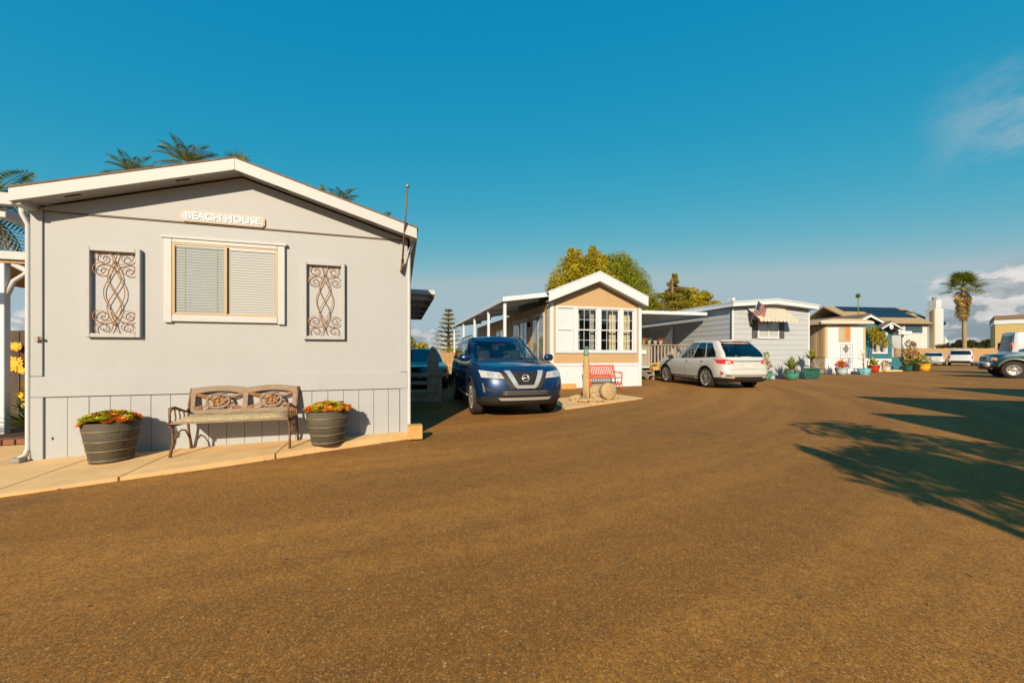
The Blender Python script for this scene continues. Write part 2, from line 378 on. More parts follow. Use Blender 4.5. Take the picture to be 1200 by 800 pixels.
# ------------------------------------------------------------------ ground, road, pavement
def asphalt():
    m = bpy.data.materials.new('asphalt'); m.use_nodes = True; t = m.node_tree; k = t.links.new; b = t.nodes['Principled BSDF']
    tcn = nd(t, 'ShaderNodeTexCoord'); O = tcn.outputs['Object']
    def noise(sc, det, ro, vec=O, off=None):
        if off or vec is not O:
            pass
        n = nd(t, 'ShaderNodeTexNoise'); k(vec, n.inputs[0]); n.inputs['Scale'].default_value = sc; n.inputs['Detail'].default_value = det; n.inputs['Roughness'].default_value = ro; return n.outputs[0]
    def rng(v, a, b_, c, d):
        n = nd(t, 'ShaderNodeMapRange'); k(v, n.inputs[0]); n.inputs[1].default_value = a; n.inputs[2].default_value = b_; n.inputs[3].default_value = c; n.inputs[4].default_value = d; return n.outputs[0]
    def mix(f, a, b_, mode='MIX'):
        n = nd(t, 'ShaderNodeMix', data_type='RGBA', blend_type=mode)
        for s, v in ((0, f), (6, a), (7, b_)):
            if isinstance(v, (int, float)): n.inputs[s].default_value = v
            elif isinstance(v, tuple): n.inputs[s].default_value = v + (1,)
            else: k(v, n.inputs[s])
        return n.outputs[2]
    big = noise(.30, 6, .62)
    # wear tracks along the curve of the lane
    mpn = nd(t, 'ShaderNodeMapping'); k(O, mpn.inputs[0]); mpn.inputs['Rotation'].default_value = (0, 0, R(-38)); mpn.inputs['Scale'].default_value = (.16, 1.5, 1)
    # tyre wear in wide arcs round the bend: distance from the turning centre, stretched along the arc
    off = nd(t, 'ShaderNodeVectorMath', operation='SUBTRACT'); k(O, off.inputs[0]); off.inputs[1].default_value = (-7.0, 19.0, 0)
    ln = nd(t, 'ShaderNodeVectorMath', operation='LENGTH'); k(off.outputs[0], ln.inputs[0])
    sx_ = nd(t, 'ShaderNodeSeparateXYZ'); k(off.outputs[0], sx_.inputs[0]); at = nd(t, 'ShaderNodeMath', operation='ARCTAN2'); k(sx_.outputs[1], at.inputs[0]); k(sx_.outputs[0], at.inputs[1])
    cb = nd(t, 'ShaderNodeCombineXYZ'); k(ln.outputs['Value'], cb.inputs[0]); k(at.outputs[0], cb.inputs[1])
    st = noise(1.35, 6, .6, cb.outputs[0])
    mid = noise(5, 8, .75); fine = noise(60, 8, .85); grit = noise(210, 2, .6)
    vo = nd(t, 'ShaderNodeTexVoronoi'); k(O, vo.inputs[0]); vo.inputs['Scale'].default_value = 150
    vo2 = nd(t, 'ShaderNodeTexVoronoi'); k(O, vo2.inputs[0]); vo2.inputs['Scale'].default_value = 38
    base = mix(rng(big, .3, .7, 0, 1), (.225, .094, .0145), (.345, .144, .0225))
    base = mix(rng(st, .44, .60, 0, .75), base, (.45, .20, .035))
    base = mix(rng(mid, .40, .72, 0, .55), base, (.115, .052, .012))
    base = mix(rng(fine, .38, .56, .8, 0), base, (.06, .03, .010))
    base = mix(rng(grit, .52, .72, 0, .45), base, (.50, .26, .07))
    sep = nd(t, 'ShaderNodeSeparateColor'); k(vo.outputs['Color'], sep.inputs[0])
    base = mix(rng(sep.outputs[0], .82, .96, 0, .42), base, (.54, .33, .12))
    base = mix(rng(sep.outputs[1], .78, .94, 0, .6), base, (.09, .05, .022))
    sp2 = nd(t, 'ShaderNodeSeparateColor'); k(vo2.outputs['Color'], sp2.inputs[0])
    spot = nd(t, 'ShaderNodeMath', operation='LESS_THAN'); k(vo2.outputs['Distance'], spot.inputs[0]); spot.inputs[1].default_value = .28
    rare = nd(t, 'ShaderNodeMath', operation='GREATER_THAN'); k(sp2.outputs[0], rare.inputs[0]); rare.inputs[1].default_value = .99
    both = nd(t, 'ShaderNodeMath', operation='MULTIPLY'); k(spot.outputs[0], both.inputs[0]); k(rare.outputs[0], both.inputs[1])
    base = mix(both.outputs[0], base, (.40, .24, .09))
    stn = noise(.55, 5, .6); base = mix(rng(stn, .62, .70, 0, .5), base, (.10, .06, .025))
    k(base, b.inputs['Base Color']); b.inputs['Roughness'].default_value = .9; b.inputs['Specular IOR Level'].default_value = .25
    hs = nd(t, 'ShaderNodeMath', operation='MULTIPLY_ADD'); k(fine, hs.inputs[0]); hs.inputs[1].default_value = .9; k(grit, hs.inputs[2])
    bp = nd(t, 'ShaderNodeBump'); k(hs.outputs[0], bp.inputs['Height']); bp.inputs['Strength'].default_value = .55; bp.inputs['Distance'].default_value = .006
    k(bp.outputs[0], b.inputs['Normal']); MATS['asphalt'] = m
asphalt()
mat('earth', (.17, .12, .065), .95, .3, .6, .3, 20)
def sheet(name, xs, ys, dz, m):
    vs = [(x, y, G(x, y) + dz) for y in ys for x in xs]; n = len(xs)
    fs = [(j * n + i, j * n + i + 1, (j + 1) * n + i + 1, (j + 1) * n + i) for j in range(len(ys) - 1) for i in range(n - 1)]
    o = obj(name, rawmesh(name, vs, fs, MATS[m], True)); o['kind'] = 'structure'; return o
xs = [-1500, -500, -200, -100] + list(range(-60, 102, 2)) + [150, 300, 700, 1800]
ys = [-1500, -500, -150, -60] + list(range(-30, 102, 2)) + [150, 300, 700, 2500]
sheet('ground', xs, ys, -.012, 'earth')
sheet('road', [x * .75 for x in range(-20, 92)], [y * .75 for y in range(-20, 53)], 0, 'asphalt')
# concrete apron along the first home, in poured bays with joints between them
ang1 = R(16.5); U1 = Vector((math.cos(ang1), math.sin(ang1), 0)); N1 = Vector((-U1.y, U1.x, 0)); L1 = Vector((-5.45, 4.26, 0))
def h1(s, t, z=0): return L1 + U1 * s + N1 * t + Vector((0, 0, z))
sl_ = bpy.data.objects.new('pavement', None); COL.objects.link(sl_); sl_['kind'] = 'structure'
front = [(-7.6, 1.25), (-5.9, 2.22), (-4.36, 3.18), (-3.75, 3.62), (-3.14, 4.04), (-2.3, 4.72), (-1.40, 5.42)]
cuts = [-3.2, -1.3, .62, 1.42, 2.62, 4.15]
def front_at(s):
    # distance t of the kerb line at wall coordinate s
    loc = [((Vector((x, y, 0)) - L1).dot(U1), (Vector((x, y, 0)) - L1).dot(N1)) for x, y in front]
    for (s0, t0), (s1, t1) in zip(loc, loc[1:]):
        if s0 <= s <= s1: return t0 + (t1 - t0) * (s - s0) / (s1 - s0)
    return loc[0][1] if s < loc[0][0] else loc[-1][1]
def slabz(s): return .015 + max(0, min(1, s / 4.1)) * .085
for i, (a, b) in enumerate(zip(cuts, cuts[1:])):
    mb = MB(); K = 6; a2, b2 = a + .008, b - .008
    back = (2.6 if b <= .7 and i < 2 else .02)
    top = []; 
    for j in range(K + 1):
        s = a2 + (b2 - a2) * j / K; f = front_at(s); bk = back if s < 0.0 else .02
        z = slabz(s); top.append((h1(s, f, z), h1(s, max(bk, f + .02), z + .012)))
    vs = []
    for p, q in top: vs += [p, q, p - Vector((0, 0, .16)), q - Vector((0, 0, .16))]
    fs = []
    for j in range(K):
        o = 4 * j; n = o + 4
        fs += [(o, n, n + 1, o + 1), (o, o + 2, n + 2, n), (o + 1, n + 1, n + 3, o + 3)]
    fs += [(0, 1, 3, 2), (4 * K, 4 * K + 2, 4 * K + 3, 4 * K + 1)]
    mb.add(vs, fs); part('concrete_bay', mb, 'concrete', sl_)
# ------------------------------------------------------------------ the grey home with the name board
def bd(name, parent, m, x0, x1, y0, y1, z0, z1, bev=.004, label=None):
    return part(name, MB().b2(x0, x1, y0, y1, z0, z1, bev), m, parent, label=label)
WD, DP = 4.11, 14.0
H = thing('mobile_home', 'pale grey mobile home with gable roof, blinds window and name board above bench', 'house', L1, 16.5)
def soffit(s): return 2.85 + (3.49 - 2.85) * (1 - abs(s - 2.06) / 2.12)
w = MB()
w.prism([(0, .76), (WD, .76), (WD, soffit(WD)), (2.06, soffit(2.06)), (0, soffit(0))], 0, DP)
part('wall', w, 'house_paint', H)
part('gable_panel', MB().prism([(.012, 2.862), (WD - .012, 2.862), (WD - .012, soffit(WD) - .004), (2.06, soffit(2.06) - .004), (.012, soffit(0) - .004)], -.012, -.001), 'house_paint', H)
bd('seam_batten', H, 'brown_fascia', .05, WD - .05, -.014, -.001, 2.846, 2.856, .001)
part('inner_skirt', MB().b2(.02, WD - .02, .012, DP - .02, -.2, .758), 'house_paint', H)
x = .122; i = 0
pit = .196
while x < WD - .12:
    x1 = min(x + pit, WD - .11); bd('skirt_board', H, 'house_paint', x + .002, x1 - .002, -.006 - .002 * (i % 3 == 1), .011, -.12, .722, .002); x = x1; i += 1
bd('water_table', H, 'house_paint', .004, WD - .004, -.026, -.001, .732, .965, .004)
bd('corner_board', H, 'house_paint', .0, .105, -.02, -.001, .97, 2.86, .004); bd('corner_board', H, 'house_paint', WD - .105, WD, -.02, -.001, .97, 2.84, .004)
bd('corner_board', H, 'house_paint', .0, .112, -.022, .03, -.12, .728, .004); bd('corner_board', H, 'house_paint', WD - .10, WD, -.022, .03, -.12, .728, .004)
# roof: two planes with shingles, fascia boards, soffits
def roofz(s): return soffit(s) + .155
rf = MB(); a0, a1 = -.03, WD + .14
rf.prism([(a0, roofz(a0) - .02), (2.06, roofz(2.06) - .02), (a1, roofz(a1) - .02), (a1, roofz(a1) + .002), (2.06, roofz(2.06) + .002), (a0, roofz(a0) + .002)], -.258, DP + .2)
ro = part('roof', rf, 'shingle', H)
for s0, s1 in ((a0 + .02, 2.058), (2.062, a1 - .02)):
    fb = MB(); fb.prism([(s0, soffit(s0) - .005), (s1, soffit(s1) - .005), (s1, roofz(s1) - .022), (s0, roofz(s0) - .022)], -.252, -.225); part('fascia_board', fb, 'trim_cream', ro)
    fb = MB(); fb.prism([(s0, soffit(s0) + .02), (s1, soffit(s1) + .02), (s1, soffit(s1) + .035), (s0, soffit(s0) + .035)], -.224, -.002); part('soffit', fb, 'house_paint', ro)
    for f in (.22, .72):
        s = s0 + (s1 - s0) * f; fb = MB(); fb.prism([(s - .07, soffit(s - .07) + .016), (s + .07, soffit(s + .07) + .016), (s + .07, soffit(s + .07) + .022), (s - .07, soffit(s - .07) + .022)], -.14, -.115); part('soffit_vent', fb, 'dark', ro)
for sx in (-.03, WD + .03): part('gutter', MB().b2(sx, sx + .1, -.22, DP, soffit(-.1) + .0, soffit(-.1) + .11, .01), 'trim_cream', ro)
# downspouts
def spout(s, sgn):
    p = [(s + sgn * .04, -.02, 2.86), (s + sgn * .035, -.02, 2.80), (s - sgn * .01, -.01, 2.68), (s - sgn * .01, -.01, .16), (s - sgn * .005, -.04, .09), (s + sgn * .02, -.10, .055)]
    part('downspout', MB().tube(p, .026, 10), 'trim_cream', H, True)
spout(-.03, -1); spout(WD + .03, 1)
part('downspout_shoe', MB().b2(-.09, -.01, -.13, -.03, .02, .08, .006), 'metal_grey', H)
# window
wz0, wz1, wx0, wx1 = 1.61, 2.64, 1.24, 2.55
win = bd('window', H, 'trim_cream', wx0 + .0, wx0 + .085, -.04, -.001, wz0, wz1, .005)
bd('window_casing', win, 'trim_cream', wx1 - .085, wx1, -.04, -.001, wz0, wz1, .005)
bd('window_casing', win, 'trim_cream', wx0 - .025, wx1 + .025, -.052, -.001, wz1 + .002, wz1 + .036, .005)
bd('window_casing', win, 'trim_cream', wx0 + .087, wx1 - .087, -.04, -.001, wz1 - .048, wz1, .005)
bd('window_casing', win, 'trim_cream', wx0 + .087, wx1 - .087, -.04, -.001, wz0 + .015, wz0 + .098, .005)
ix0, ix1, iz0, iz1 = wx0 + .089, wx1 - .089, wz0 + .1, wz1 - .05
part('window_backing', MB().b2(ix0, ix1, -.006, -.003, iz0, iz1), 'curtain_grey', win)
mid = 1.885
for a, b, y in ((ix0, mid + .014, -.036), (mid - .014, ix1, -.030)):
    fr = MB(); fr.b2(a, a + .024, y, y + .012, iz0, iz1); fr.b2(b - .024, b, y, y + .012, iz0, iz1); fr.b2(a + .024, b - .024, y, y + .012, iz0, iz0 + .022); fr.b2(a + .024, b - .024, y, y + .012, iz1 - .022, iz1)
    part('sash', fr, 'vinyl_almond', win)
part('pane', MB().b2(ix0 + .02, mid, -.031, -.029, iz0 + .02, iz1 - .02), 'window_glass', win)
z = iz0 + .03; k = 0
while z < iz1 - .04:
    for a, b in ((ix0 + .034, mid - .016), (mid + .05, ix1 - .03)):
        M = Matrix.Rotation(R(-66), 3, 'X'); part('blind_slat', MB().box(((a + b) / 2, -.016, z), (b - a, .0285, .002), M), 'blind_white', win)
    z += .0335; k += 1
for a, b in ((ix0 + .026, mid - .014), (mid + .04, ix1 - .026)): bd('blind_headrail', win, 'blind_white', a, b, -.027, -.008, iz1 - .045, iz1 - .022, .002)
for cx in (ix0 + .12, mid - .1): part('blind_cord', MB().b2(cx, cx + .003, -.0285, -.0275, iz0 + .03, iz1 - .03), 'vinyl_almond', win)
# electric box detail
bd('hose_bib', H, 'metal_grey', .055, .09, -.05, -.021, 1.36, 1.42, .004)
bd('hose_bib', H, 'rust', .095, .12, -.045, -.021, 1.38, 1.405, .004)
bd('vent_cap', H, 'dark', .18, .195, -.011, -.007, .24, .27, .001)
# awning roof on the far side, porch roof on the near side
aw = bd('side_awning', H, 'trim_cream', WD + .02, WD + .62, 2.6, 8.0, 2.50, 2.60, .006)
for q in range(5): bd('awning_rafter', aw, 'trim_cream', WD + .03, WD + .58, 2.75 + q * 1.2, 2.80 + q * 1.2, 2.40, 2.498, .003)
bd('awning_beam', aw, 'iron_brown', WD + .50, WD + .60, 2.64, 7.9, 2.43, 2.497, .003)

pr = thing('porch_roof', 'cream porch roof on scrolled brackets beside the grey home', 'roof', h1(-.16, 0, 0), 16.5)
bd('front_beam', pr, 'trim_cream', -3.2, -.02, .02, .10, 2.90, 3.035, .006)
bd('roof_panel', pr, 'trim_cream', -3.2, -.10, 1.68, 7.0, 2.60, 2.72, .006)
bd('ceiling_panel', pr, 'fence_wood', -3.1, -.12, 1.72, 6.9, 2.55, 2.597, .003)
for xx in (-3.15, -1.42):
    bd('post', pr, 'clean_white', xx - .05, xx + .05, 1.72, 1.82, 0, 2.548, .006)
    br = [(xx + .05, 1.77, 2.1), (xx + .12, 1.77, 2.3), (xx + .28, 1.77, 2.44), (xx + .5, 1.77, 2.52)]; part('bracket', MB().tube(br, .03, 8), 'trim_cream', pr, True)
for xx in (-3.1, -.2): bd('beam', pr, 'trim_cream', xx - .05, xx + .05, .12, 1.66, 2.78, 2.89, .006)
br = [(-1.3, 1.77, 2.55), (-1.0, 1.77, 2.36), (-.6, 1.77, 2.30), (-.3, 1.77, 2.29)]; part('bracket', MB().tube(br, .04, 8), 'trim_cream', pr, True)

# flag staff at the corner
fs_ = thing('flag_staff', 'bare bronze flag staff with ball finial leaning from the house corner', 'flagpole', h1(4.03, -.05, 2.46), 16.5)
top = Vector((.07, -.42, .95))
part('staff', MB().tube([(0, -.02, -.06), top * .5, top], [.013, .012, .010], 8), 'iron_brown', fs_, True)
part('finial', MB().ico(top + Vector((.0, -.01, .03)), .026, sub=2, jit=0), 'metal_grey', fs_, True)
part('bracket', MB().tube([(-.01, .03, -.05), (.0, -.03, -.07), (.012, -.06, .10)], .02, 8), 'iron_brown', fs_, True)

# name board
nb = thing('name_board', 'painted board reading BEACH HOUSE in raised white letters', 'sign', h1(1.865, -.016, 2.935), 16.5)
def oct_(hx, hz, c): return [(-hx + c, -hz), (hx - c, -hz), (hx, -hz + c), (hx, hz - c), (hx - c, hz), (-hx + c, hz), (-hx, hz - c), (-hx, -hz + c)]
part('board_edge', MB().prism(oct_(.455, .072, .032), -.018, -.001), 'sign_edge', nb)
part('board', MB().prism(oct_(.443, .061, .028), -.022, -.0185), 'sign_board', nb)
def letters(txt, size, parent, m, loc, width=None, rot=(R(90), 0, 0), name='lettering', depth=.003):
    cu = bpy.data.curves.new('lettering_curve', 'FONT'); cu.body = txt; cu.size = size; cu.extrude = depth; cu.align_x = 'CENTER'; cu.align_y = 'CENTER'; cu.offset = size * .012
    o = bpy.data.objects.new('tmp', cu); COL.objects.link(o); dg = bpy.context.evaluated_depsgraph_get(); dg.update()
    me = bpy.data.meshes.new_from_object(o.evaluated_get(dg)); bpy.data.objects.remove(o); bpy.data.curves.remove(cu)
    xs_ = [v.co.x for v in me.vertices]; f = width / (max(xs_) - min(xs_)) if width else 1
    bm = bmesh.new(); bm.from_mesh(me); bpy.data.meshes.remove(me); bmesh.ops.remove_doubles(bm, verts=bm.verts, dist=1e-5); todo = set(bm.faces)
    while todo:                                    # one part for each letter
        stack = [todo.pop()]; isl = list(stack)
        while stack:
            for e in stack.pop().edges:
                for g in e.link_faces:
                    if g in todo: todo.discard(g); stack.append(g); isl.append(g)
        idx = {}; vs = []; fs = []
        for g in isl:
            for v in g.verts:
                if v not in idx: idx[v] = len(vs); vs.append((v.co.x * f, v.co.y, v.co.z))
            fs.append([idx[v] for v in g.verts])
        q = obj('letter', rawmesh('letter', vs, fs, MATS[m]), parent); q.location = loc; q.rotation_euler = rot
    bm.free()
letters('BEACH HOUSE', .118, nb, 'sign_letter', (0, -.0265, -.002), .80)

# scrolled wall panels
def spiral(c, a0, turns, r0, r1, sgn, n=22):
    return [(c[0] + (r0 + (r1 - r0) * i / n) * math.cos(a0 + sgn * turns * 2 * math.pi * i / n), c[1] + (r0 + (r1 - r0) * i / n) * math.sin(a0 + sgn * turns * 2 * math.pi * i / n)) for i in range(n + 1)]
def smooth_pts(P, n=8):
    o = []
    for i in range(len(P) - 1):
        p0, p1, p2, p3 = P[max(i - 1, 0)], P[i], P[i + 1], P[min(i + 2, len(P) - 1)]
        for k in range(n):
            t = k / n
            o.append(tuple(.5 * (2 * p1[j] + (p2[j] - p0[j]) * t + (2 * p0[j] - 5 * p1[j] + 4 * p2[j] - p3[j]) * t * t + (3 * p1[j] - p0[j] - 3 * p2[j] + p3[j]) * t ** 3) for j in range(len(p1))))
    o.append(tuple(P[-1])); return o
def wall_art(s0, s1, z0, z1, label):
    cx, cz = (s0 + s1) / 2, (z0 + z1) / 2; hw, hh = (s1 - s0) / 2, (z1 - z0) / 2
    t = thing('wall_panel', label, 'wall art', h1(cx, 0, cz), 16.5)
    fw = .046
    for q in ((-hw, -hw + fw, -hh, hh), (hw - fw, hw, -hh, hh)): bd('frame_bar', t, 'frame_cream', q[0], q[1], -.055, -.002, q[2], q[3], .004)
    for q in ((-hw + fw + .001, hw - fw - .001, hh - fw, hh), (-hw + fw + .001, hw - fw - .001, -hh, -hh + fw)): bd('frame_bar', t, 'frame_cream', q[0], q[1], -.055, -.002, q[2], q[3], .004)
    iw, ih = hw - fw, hh - fw
    for mx in (-1, 1):
        for path in ([(0, .80), (-.28, .48), (-.30, .28), (0, 0), (.30, -.28), (.28, -.48), (0, -.80)], [(0, .58), (-.2, .42), (-.46, .14), (-.5, 0), (-.46, -.14), (-.2, -.42), (0, -.58)]):
            pts = smooth_pts([(mx * a * iw * .95, b * ih) for a, b in path]); yy = -.028 + mx * .004
            part('scroll_strand', MB().tube([(a, yy, b) for a, b in pts], .0047, 6), 'rust', t, True)
        for sg in (-1, 1):
            up = spiral((mx * iw * .52, sg * ih * .86), math.pi * (1 if mx > 0 else 0), 1.55, iw * .44, iw * .07, -mx * sg)
            p0 = [(0, sg * ih * .70), (mx * iw * .04, sg * ih * .76)]
            part('scroll', MB().tube([(a, -.026, b) for a, b in p0 + up], .0047, 6), 'rust', t, True)
            lo = spiral((mx * iw * .60, sg * ih * .56), math.pi / 2 + (0 if sg > 0 else math.pi), 1.5, iw * .38, iw * .06, -mx * sg)
            p0 = smooth_pts([(0, sg * ih * .55), (mx * iw * .18, sg * ih * .68), lo[0]], 5)[:-1]
            part('scroll', MB().tube([(a, -.032, b) for a, b in p0 + lo], .0047, 6), 'rust', t, True)
wall_art(.50, 1.02, 1.42, 2.475, 'framed rusty scroll panel on the wall above the dark barrel planter beside the downspout')
wall_art(2.765, 3.28, 1.42, 2.465, 'framed rusty scroll panel on the wall between the blinds window and the flag staff')

# garden bench
def bench():
    t = thing('garden_bench', 'weathered wood and cast iron bench with ship wheel backrest against the wall', 'bench', h1(2.12, -.46, slabz(2.1)), 16.5)
    BL = 1.22; sh = .36
    for sx in (-1, 1):
        X = sx * (BL / 2 - .02)
        part('leg', MB().tube([(X + sx * .01, -.02, 0), (X, .02, .16), (X, .0, .34), (X, -.02, .40)], [.016, .013, .013, .015], 7), 'iron_brown', t, True)
        part('leg', MB().tube([(X, .42, 0), (X, .36, .2), (X, .33, .36), (X, .36, .55), (X, .42, .74)], [.016, .014, .014, .013, .012], 7), 'iron_brown', t, True)
        part('armrest', MB().tube([(X, -.04, .355), (X, -.045, .50), (X, -.03, .545), (X, .05, .55), (X, .2, .50), (X, .3, .47), (X, .36, .50)], [.012, .012, .022, .017, .014, .013, .012], 7), 'iron_brown', t, True)
        part('leg_brace', MB().tube([(X, .02, .14), (X, .12, .25), (X, .2, .27), (X, .28, .25), (X, .37, .14)], .009, 6), 'iron_brown', t, True)
        for q in range(3): part('arm_scroll', MB().tube([(X, .05 + q * .09, .36), (X, .075 + q * .09, .43), (X, .05 + q * .09, .535 - q * .02)], .008, 6), 'iron_brown', t, True)
        part('seat_rail', MB().bar((X, -.04, .355), (X, .36, .34), .025, .03), 'iron_brown', t)
    for q in range(4): part('seat_slat', MB().b2(-BL / 2 + .01, BL / 2 - .01, -.05 + q * .1, .035 + q * .1, .372 - q * .004, .396 - q * .004, .005), 'bench_wood', t)
    # seat cushion, lightly rounded
    cu = MB(); n, m = 20, 6; vs = []
    for j in range(m + 1):
        for i in range(n + 1):
            a, b = i / n, j / m; e = (1 - (2 * a - 1) ** 12) * (1 - (2 * b - 1) ** 6)
            vs.append((-BL / 2 + .05 + a * (BL - .1), -.055 + b * .36, .397 + .045 * max(0, e) ** .5 + .004 * math.sin(a * 23)))
    cu.add(vs, [(j * (n + 1) + i, j * (n + 1) + i + 1, (j + 1) * (n + 1) + i + 1, (j + 1) * (n + 1) + i) for j in range(m) for i in range(n)])
    cu.b2(-BL / 2 + .05, BL / 2 - .05, -.055, .305, .3965, .40); part('cushion', cu, 'cushion', t, True)
    # back: leaning plane y = .36 at z=.40 to .43 at .76
    def bp_(x, z, o=0): return (x, .345 + (z - .40) * .2 + o, z)
    def ribbon(name, pts, wd, m='bench_wood', th=.028):
        mb = MB(); vs = []
        for (x, z), wz in zip(pts, wd if isinstance(wd, list) else [wd] * len(pts)):
            vs += [bp_(x, z - wz / 2, -th / 2), bp_(x, z + wz / 2, -th / 2), bp_(x, z + wz / 2, th / 2), bp_(x, z - wz / 2, th / 2)]
        fs = []
        for i in range(len(pts) - 1):
            for k in range(4): fs.append((4 * i + k, 4 * i + (k + 1) % 4, 4 * i + 4 + (k + 1) % 4, 4 * i + 4 + k))
        fs += [(0, 1, 2, 3), tuple(4 * (len(pts) - 1) + k for k in (3, 2, 1, 0))]
        return part(name, mb.add(vs, fs), m, t)
    hb = BL / 2 - .03
    tp = []; wd = []
    for i in range(41):
        x = -hb + 2 * hb * i / 40; ph = (x / hb + 1) % 1 if i < 40 else 1
        z = .700 + .035 * math.sin(math.pi * ph); tp.append((x, z)); wd.append(.062 + .016 * (1 - math.sin(math.pi * ph)))
    ribbon('top_rail', tp, wd); ribbon('bottom_rail', [(-hb, .455), (hb, .455)], .05)
    for x in (-hb + .02, 0, hb - .02):
        mb = MB(); a = bp_(x, .47); b = bp_(x, .68); mb.bar(a, b, .055, .026, (0, 1, 0)); part('stile', mb, 'bench_wood', t)
    for sx in (-1, 1):
        cx, cz = sx * hb / 2, .578
        ring = [bp_(cx + .12 * math.cos(a), cz + .083 * math.sin(a), -.012) for a in [2 * math.pi * k / 28 for k in range(28)]]
        md = part('wheel_medallion', MB().tube(ring, .017, 7, closed=True), 'bench_wood', t, True)
        part('hub', MB().ico(bp_(cx, cz, -.015), .026, jit=.1), 'rust', md, True)
        for k in range(8):
            a = 2 * math.pi * k / 8 + .2
            part('spoke', MB().tube([bp_(cx + .02 * math.cos(a), cz + .015 * math.sin(a), -.012), bp_(cx + .108 * math.cos(a), cz + .075 * math.sin(a), -.012)], .009, 6), 'rust', md, True)
            p = [bp_(cx + .065 * math.cos(a + .4 + q), cz + .045 * math.sin(a + .4 + q), -.014) for q in (-.22, 0, .22)]; part('scrollwork', MB().tube(p, .008, 5), 'rust', md, True)
        for ex in (-1, 1):
            for ez in (-1, 1):
                for o in (0, .022):
                    p = [bp_(cx + ex * .10, cz + ez * (.055 - o)), bp_(cx + ex * .18, cz + ez * (.08 - o)), bp_(cx + ex * .265, cz + ez * (.095 - o * .6))]
                    part('back_scroll', MB().tube(smooth_pts(p, 4), .0085, 6), 'rust', t, True)
mat('cushion', (.34, .28, .165), .85, .35, 26, .2, 90)
bench()

# barrel planters
def rosette(mb_lists, c, r, n, rnd, layers=3):
    for l in range(layers):
        nn = n - l * 2; tilt = .35 + .38 * l; rr = r * (1 - .26 * l)
        for k in range(nn):
            a = 2 * math.pi * (k + .5 * l) / nn + rnd.uniform(-.15, .15); ca, sa = math.cos(a), math.sin(a); ct, st = math.cos(tilt), math.sin(tilt)
            w_ = rr * .34
            def pt(d, s, up=0): return (c[0] + ca * d * ct - sa * s, c[1] + sa * d * ct + ca * s, c[2] + d * st + up)
            mb_lists.add([pt(rr * .08, 0), pt(rr * .55, -w_, rr * .04), pt(rr * 1.0, 0, rr * .16), pt(rr * .55, w_, rr * .04)], [(0, 1, 2, 3)])
def planter(s, off, rt, rb, h, label, seed):
    rnd = random.Random(seed)
    t = thing('barrel_planter', label, 'planter', h1(s, off, slabz(s)), 16.5, None)
    prof = [(rb * .97, .0), (rb, .012), (rb + (rt - rb) * .5, h * .5), (rt, h), (rt - .03, h + .002), (rt - .035, h - .05)]
    part('barrel', MB().lathe(prof, 36, capt=False), 'barrel', t, True)
    for f in (.09, .32, .55, .80):
        r_ = rb + (rt - rb) * f + .003; z = h * f
        part('hoop', MB().lathe([(r_ - .004, z - .007), (r_ + .0015, z - .006), (r_ + .002, z + .005), (r_ - .004, z + .006)], 36, capb=False, capt=False), 'barrel_hoop', t, True)
    part('soil', MB().lathe([(rt - .034, h - .05), (.02, h - .02)], 24), 'soil', t)
    for q in range(110):
        a = rnd.uniform(0, 6.283); d = rt * .98 * math.sqrt(rnd.random()); z = h - .015 + .085 * (1 - (d / rt) ** 2) + rnd.uniform(-.005, .02)
        m = rnd.choices(['succ_green', 'succ_orange', 'succ_red'], [6, 2.2, 1.4])[0]
        if d > rt * .85: m = rnd.choice(['succ_orange', 'succ_green', 'succ_orange'])
        mb = MB(); rosette(mb, (0, 0, 0), rnd.uniform(.042, .070), rnd.randint(8, 11), rnd)
        o = part('succulent', mb, m, t); o.location = (d * math.cos(a), d * math.sin(a), z); o.rotation_euler = (rnd.uniform(-.3, .3) + .35 * math.sin(a) * d / rt * -1, .35 * math.cos(a) * d / rt + rnd.uniform(-.3, .3), 0)
planter(.93, -.36, .245, .172, .45, 'dark barrel planter of succulents between the downspout and the bench', 3)
planter(3.12, -.34, .26, .185, .43, 'dark barrel planter of succulents on the flag staff side of the bench', 5)
wb = part('wood_block', MB().b2(-.1, .1, -.09, .09, 0, .19, .006), 'wood_block'); wb.location = h1(WD + .10, -.13, .03); wb.rotation_euler = (0, 0, R(16.5))
tag(wb, 'short pale timber block under the downspout at the house corner', 'block')
# ------------------------------------------------------------------ tan home with the long porch
def frame_parts(parent, m, x0, x1, z0, z1, y, w, d=.03, name='frame'):
    bd(name, parent, m, x0, x0 + w, y - d, y, z0, z1, .003); bd(name, parent, m, x1 - w, x1, y - d, y, z0, z1, .003)
    bd(name, parent, m, x0 + w, x1 - w, y - d, y, z0, z0 + w, .003); bd(name, parent, m, x0 + w, x1 - w, y - d, y, z1 - w, z1, .003)
def muntins(parent, m, x0, x1, z0, z1, y, nc, nr, t=.014):
    for i in range(1, nc): x = x0 + (x1 - x0) * i / nc; bd('muntin', parent, m, x - t / 2, x + t / 2, y - .012, y, z0, z1, .001)
    for j in range(1, nr): z = z0 + (z1 - z0) * j / nr; bd('muntin', parent, m, x0, x1, y - .010, y - .001, z - t / 2, z + t / 2, .001)
def curtain(parent, m, x0, x1, y, z0, z1, amp=.012, waves=9):
    n = waves * 4; vs = []
    for i in range(n + 1):
        x = x0 + (x1 - x0) * i / n; yy = y + amp * math.sin(i * math.pi / 2); vs += [(x, yy, z0), (x, yy, z1)]
    return part('curtain', MB().add(vs, [(2 * i, 2 * i + 2, 2 * i + 3, 2 * i + 1) for i in range(n)]), m, parent, True)
T = thing('tan_mobile_home', 'tan mobile home with white trim, paned windows and long posted side porch', 'house', (1.33, 13.0, 0), 16.5)
W2, D2 = 3.63, 13.0; GZ = .03
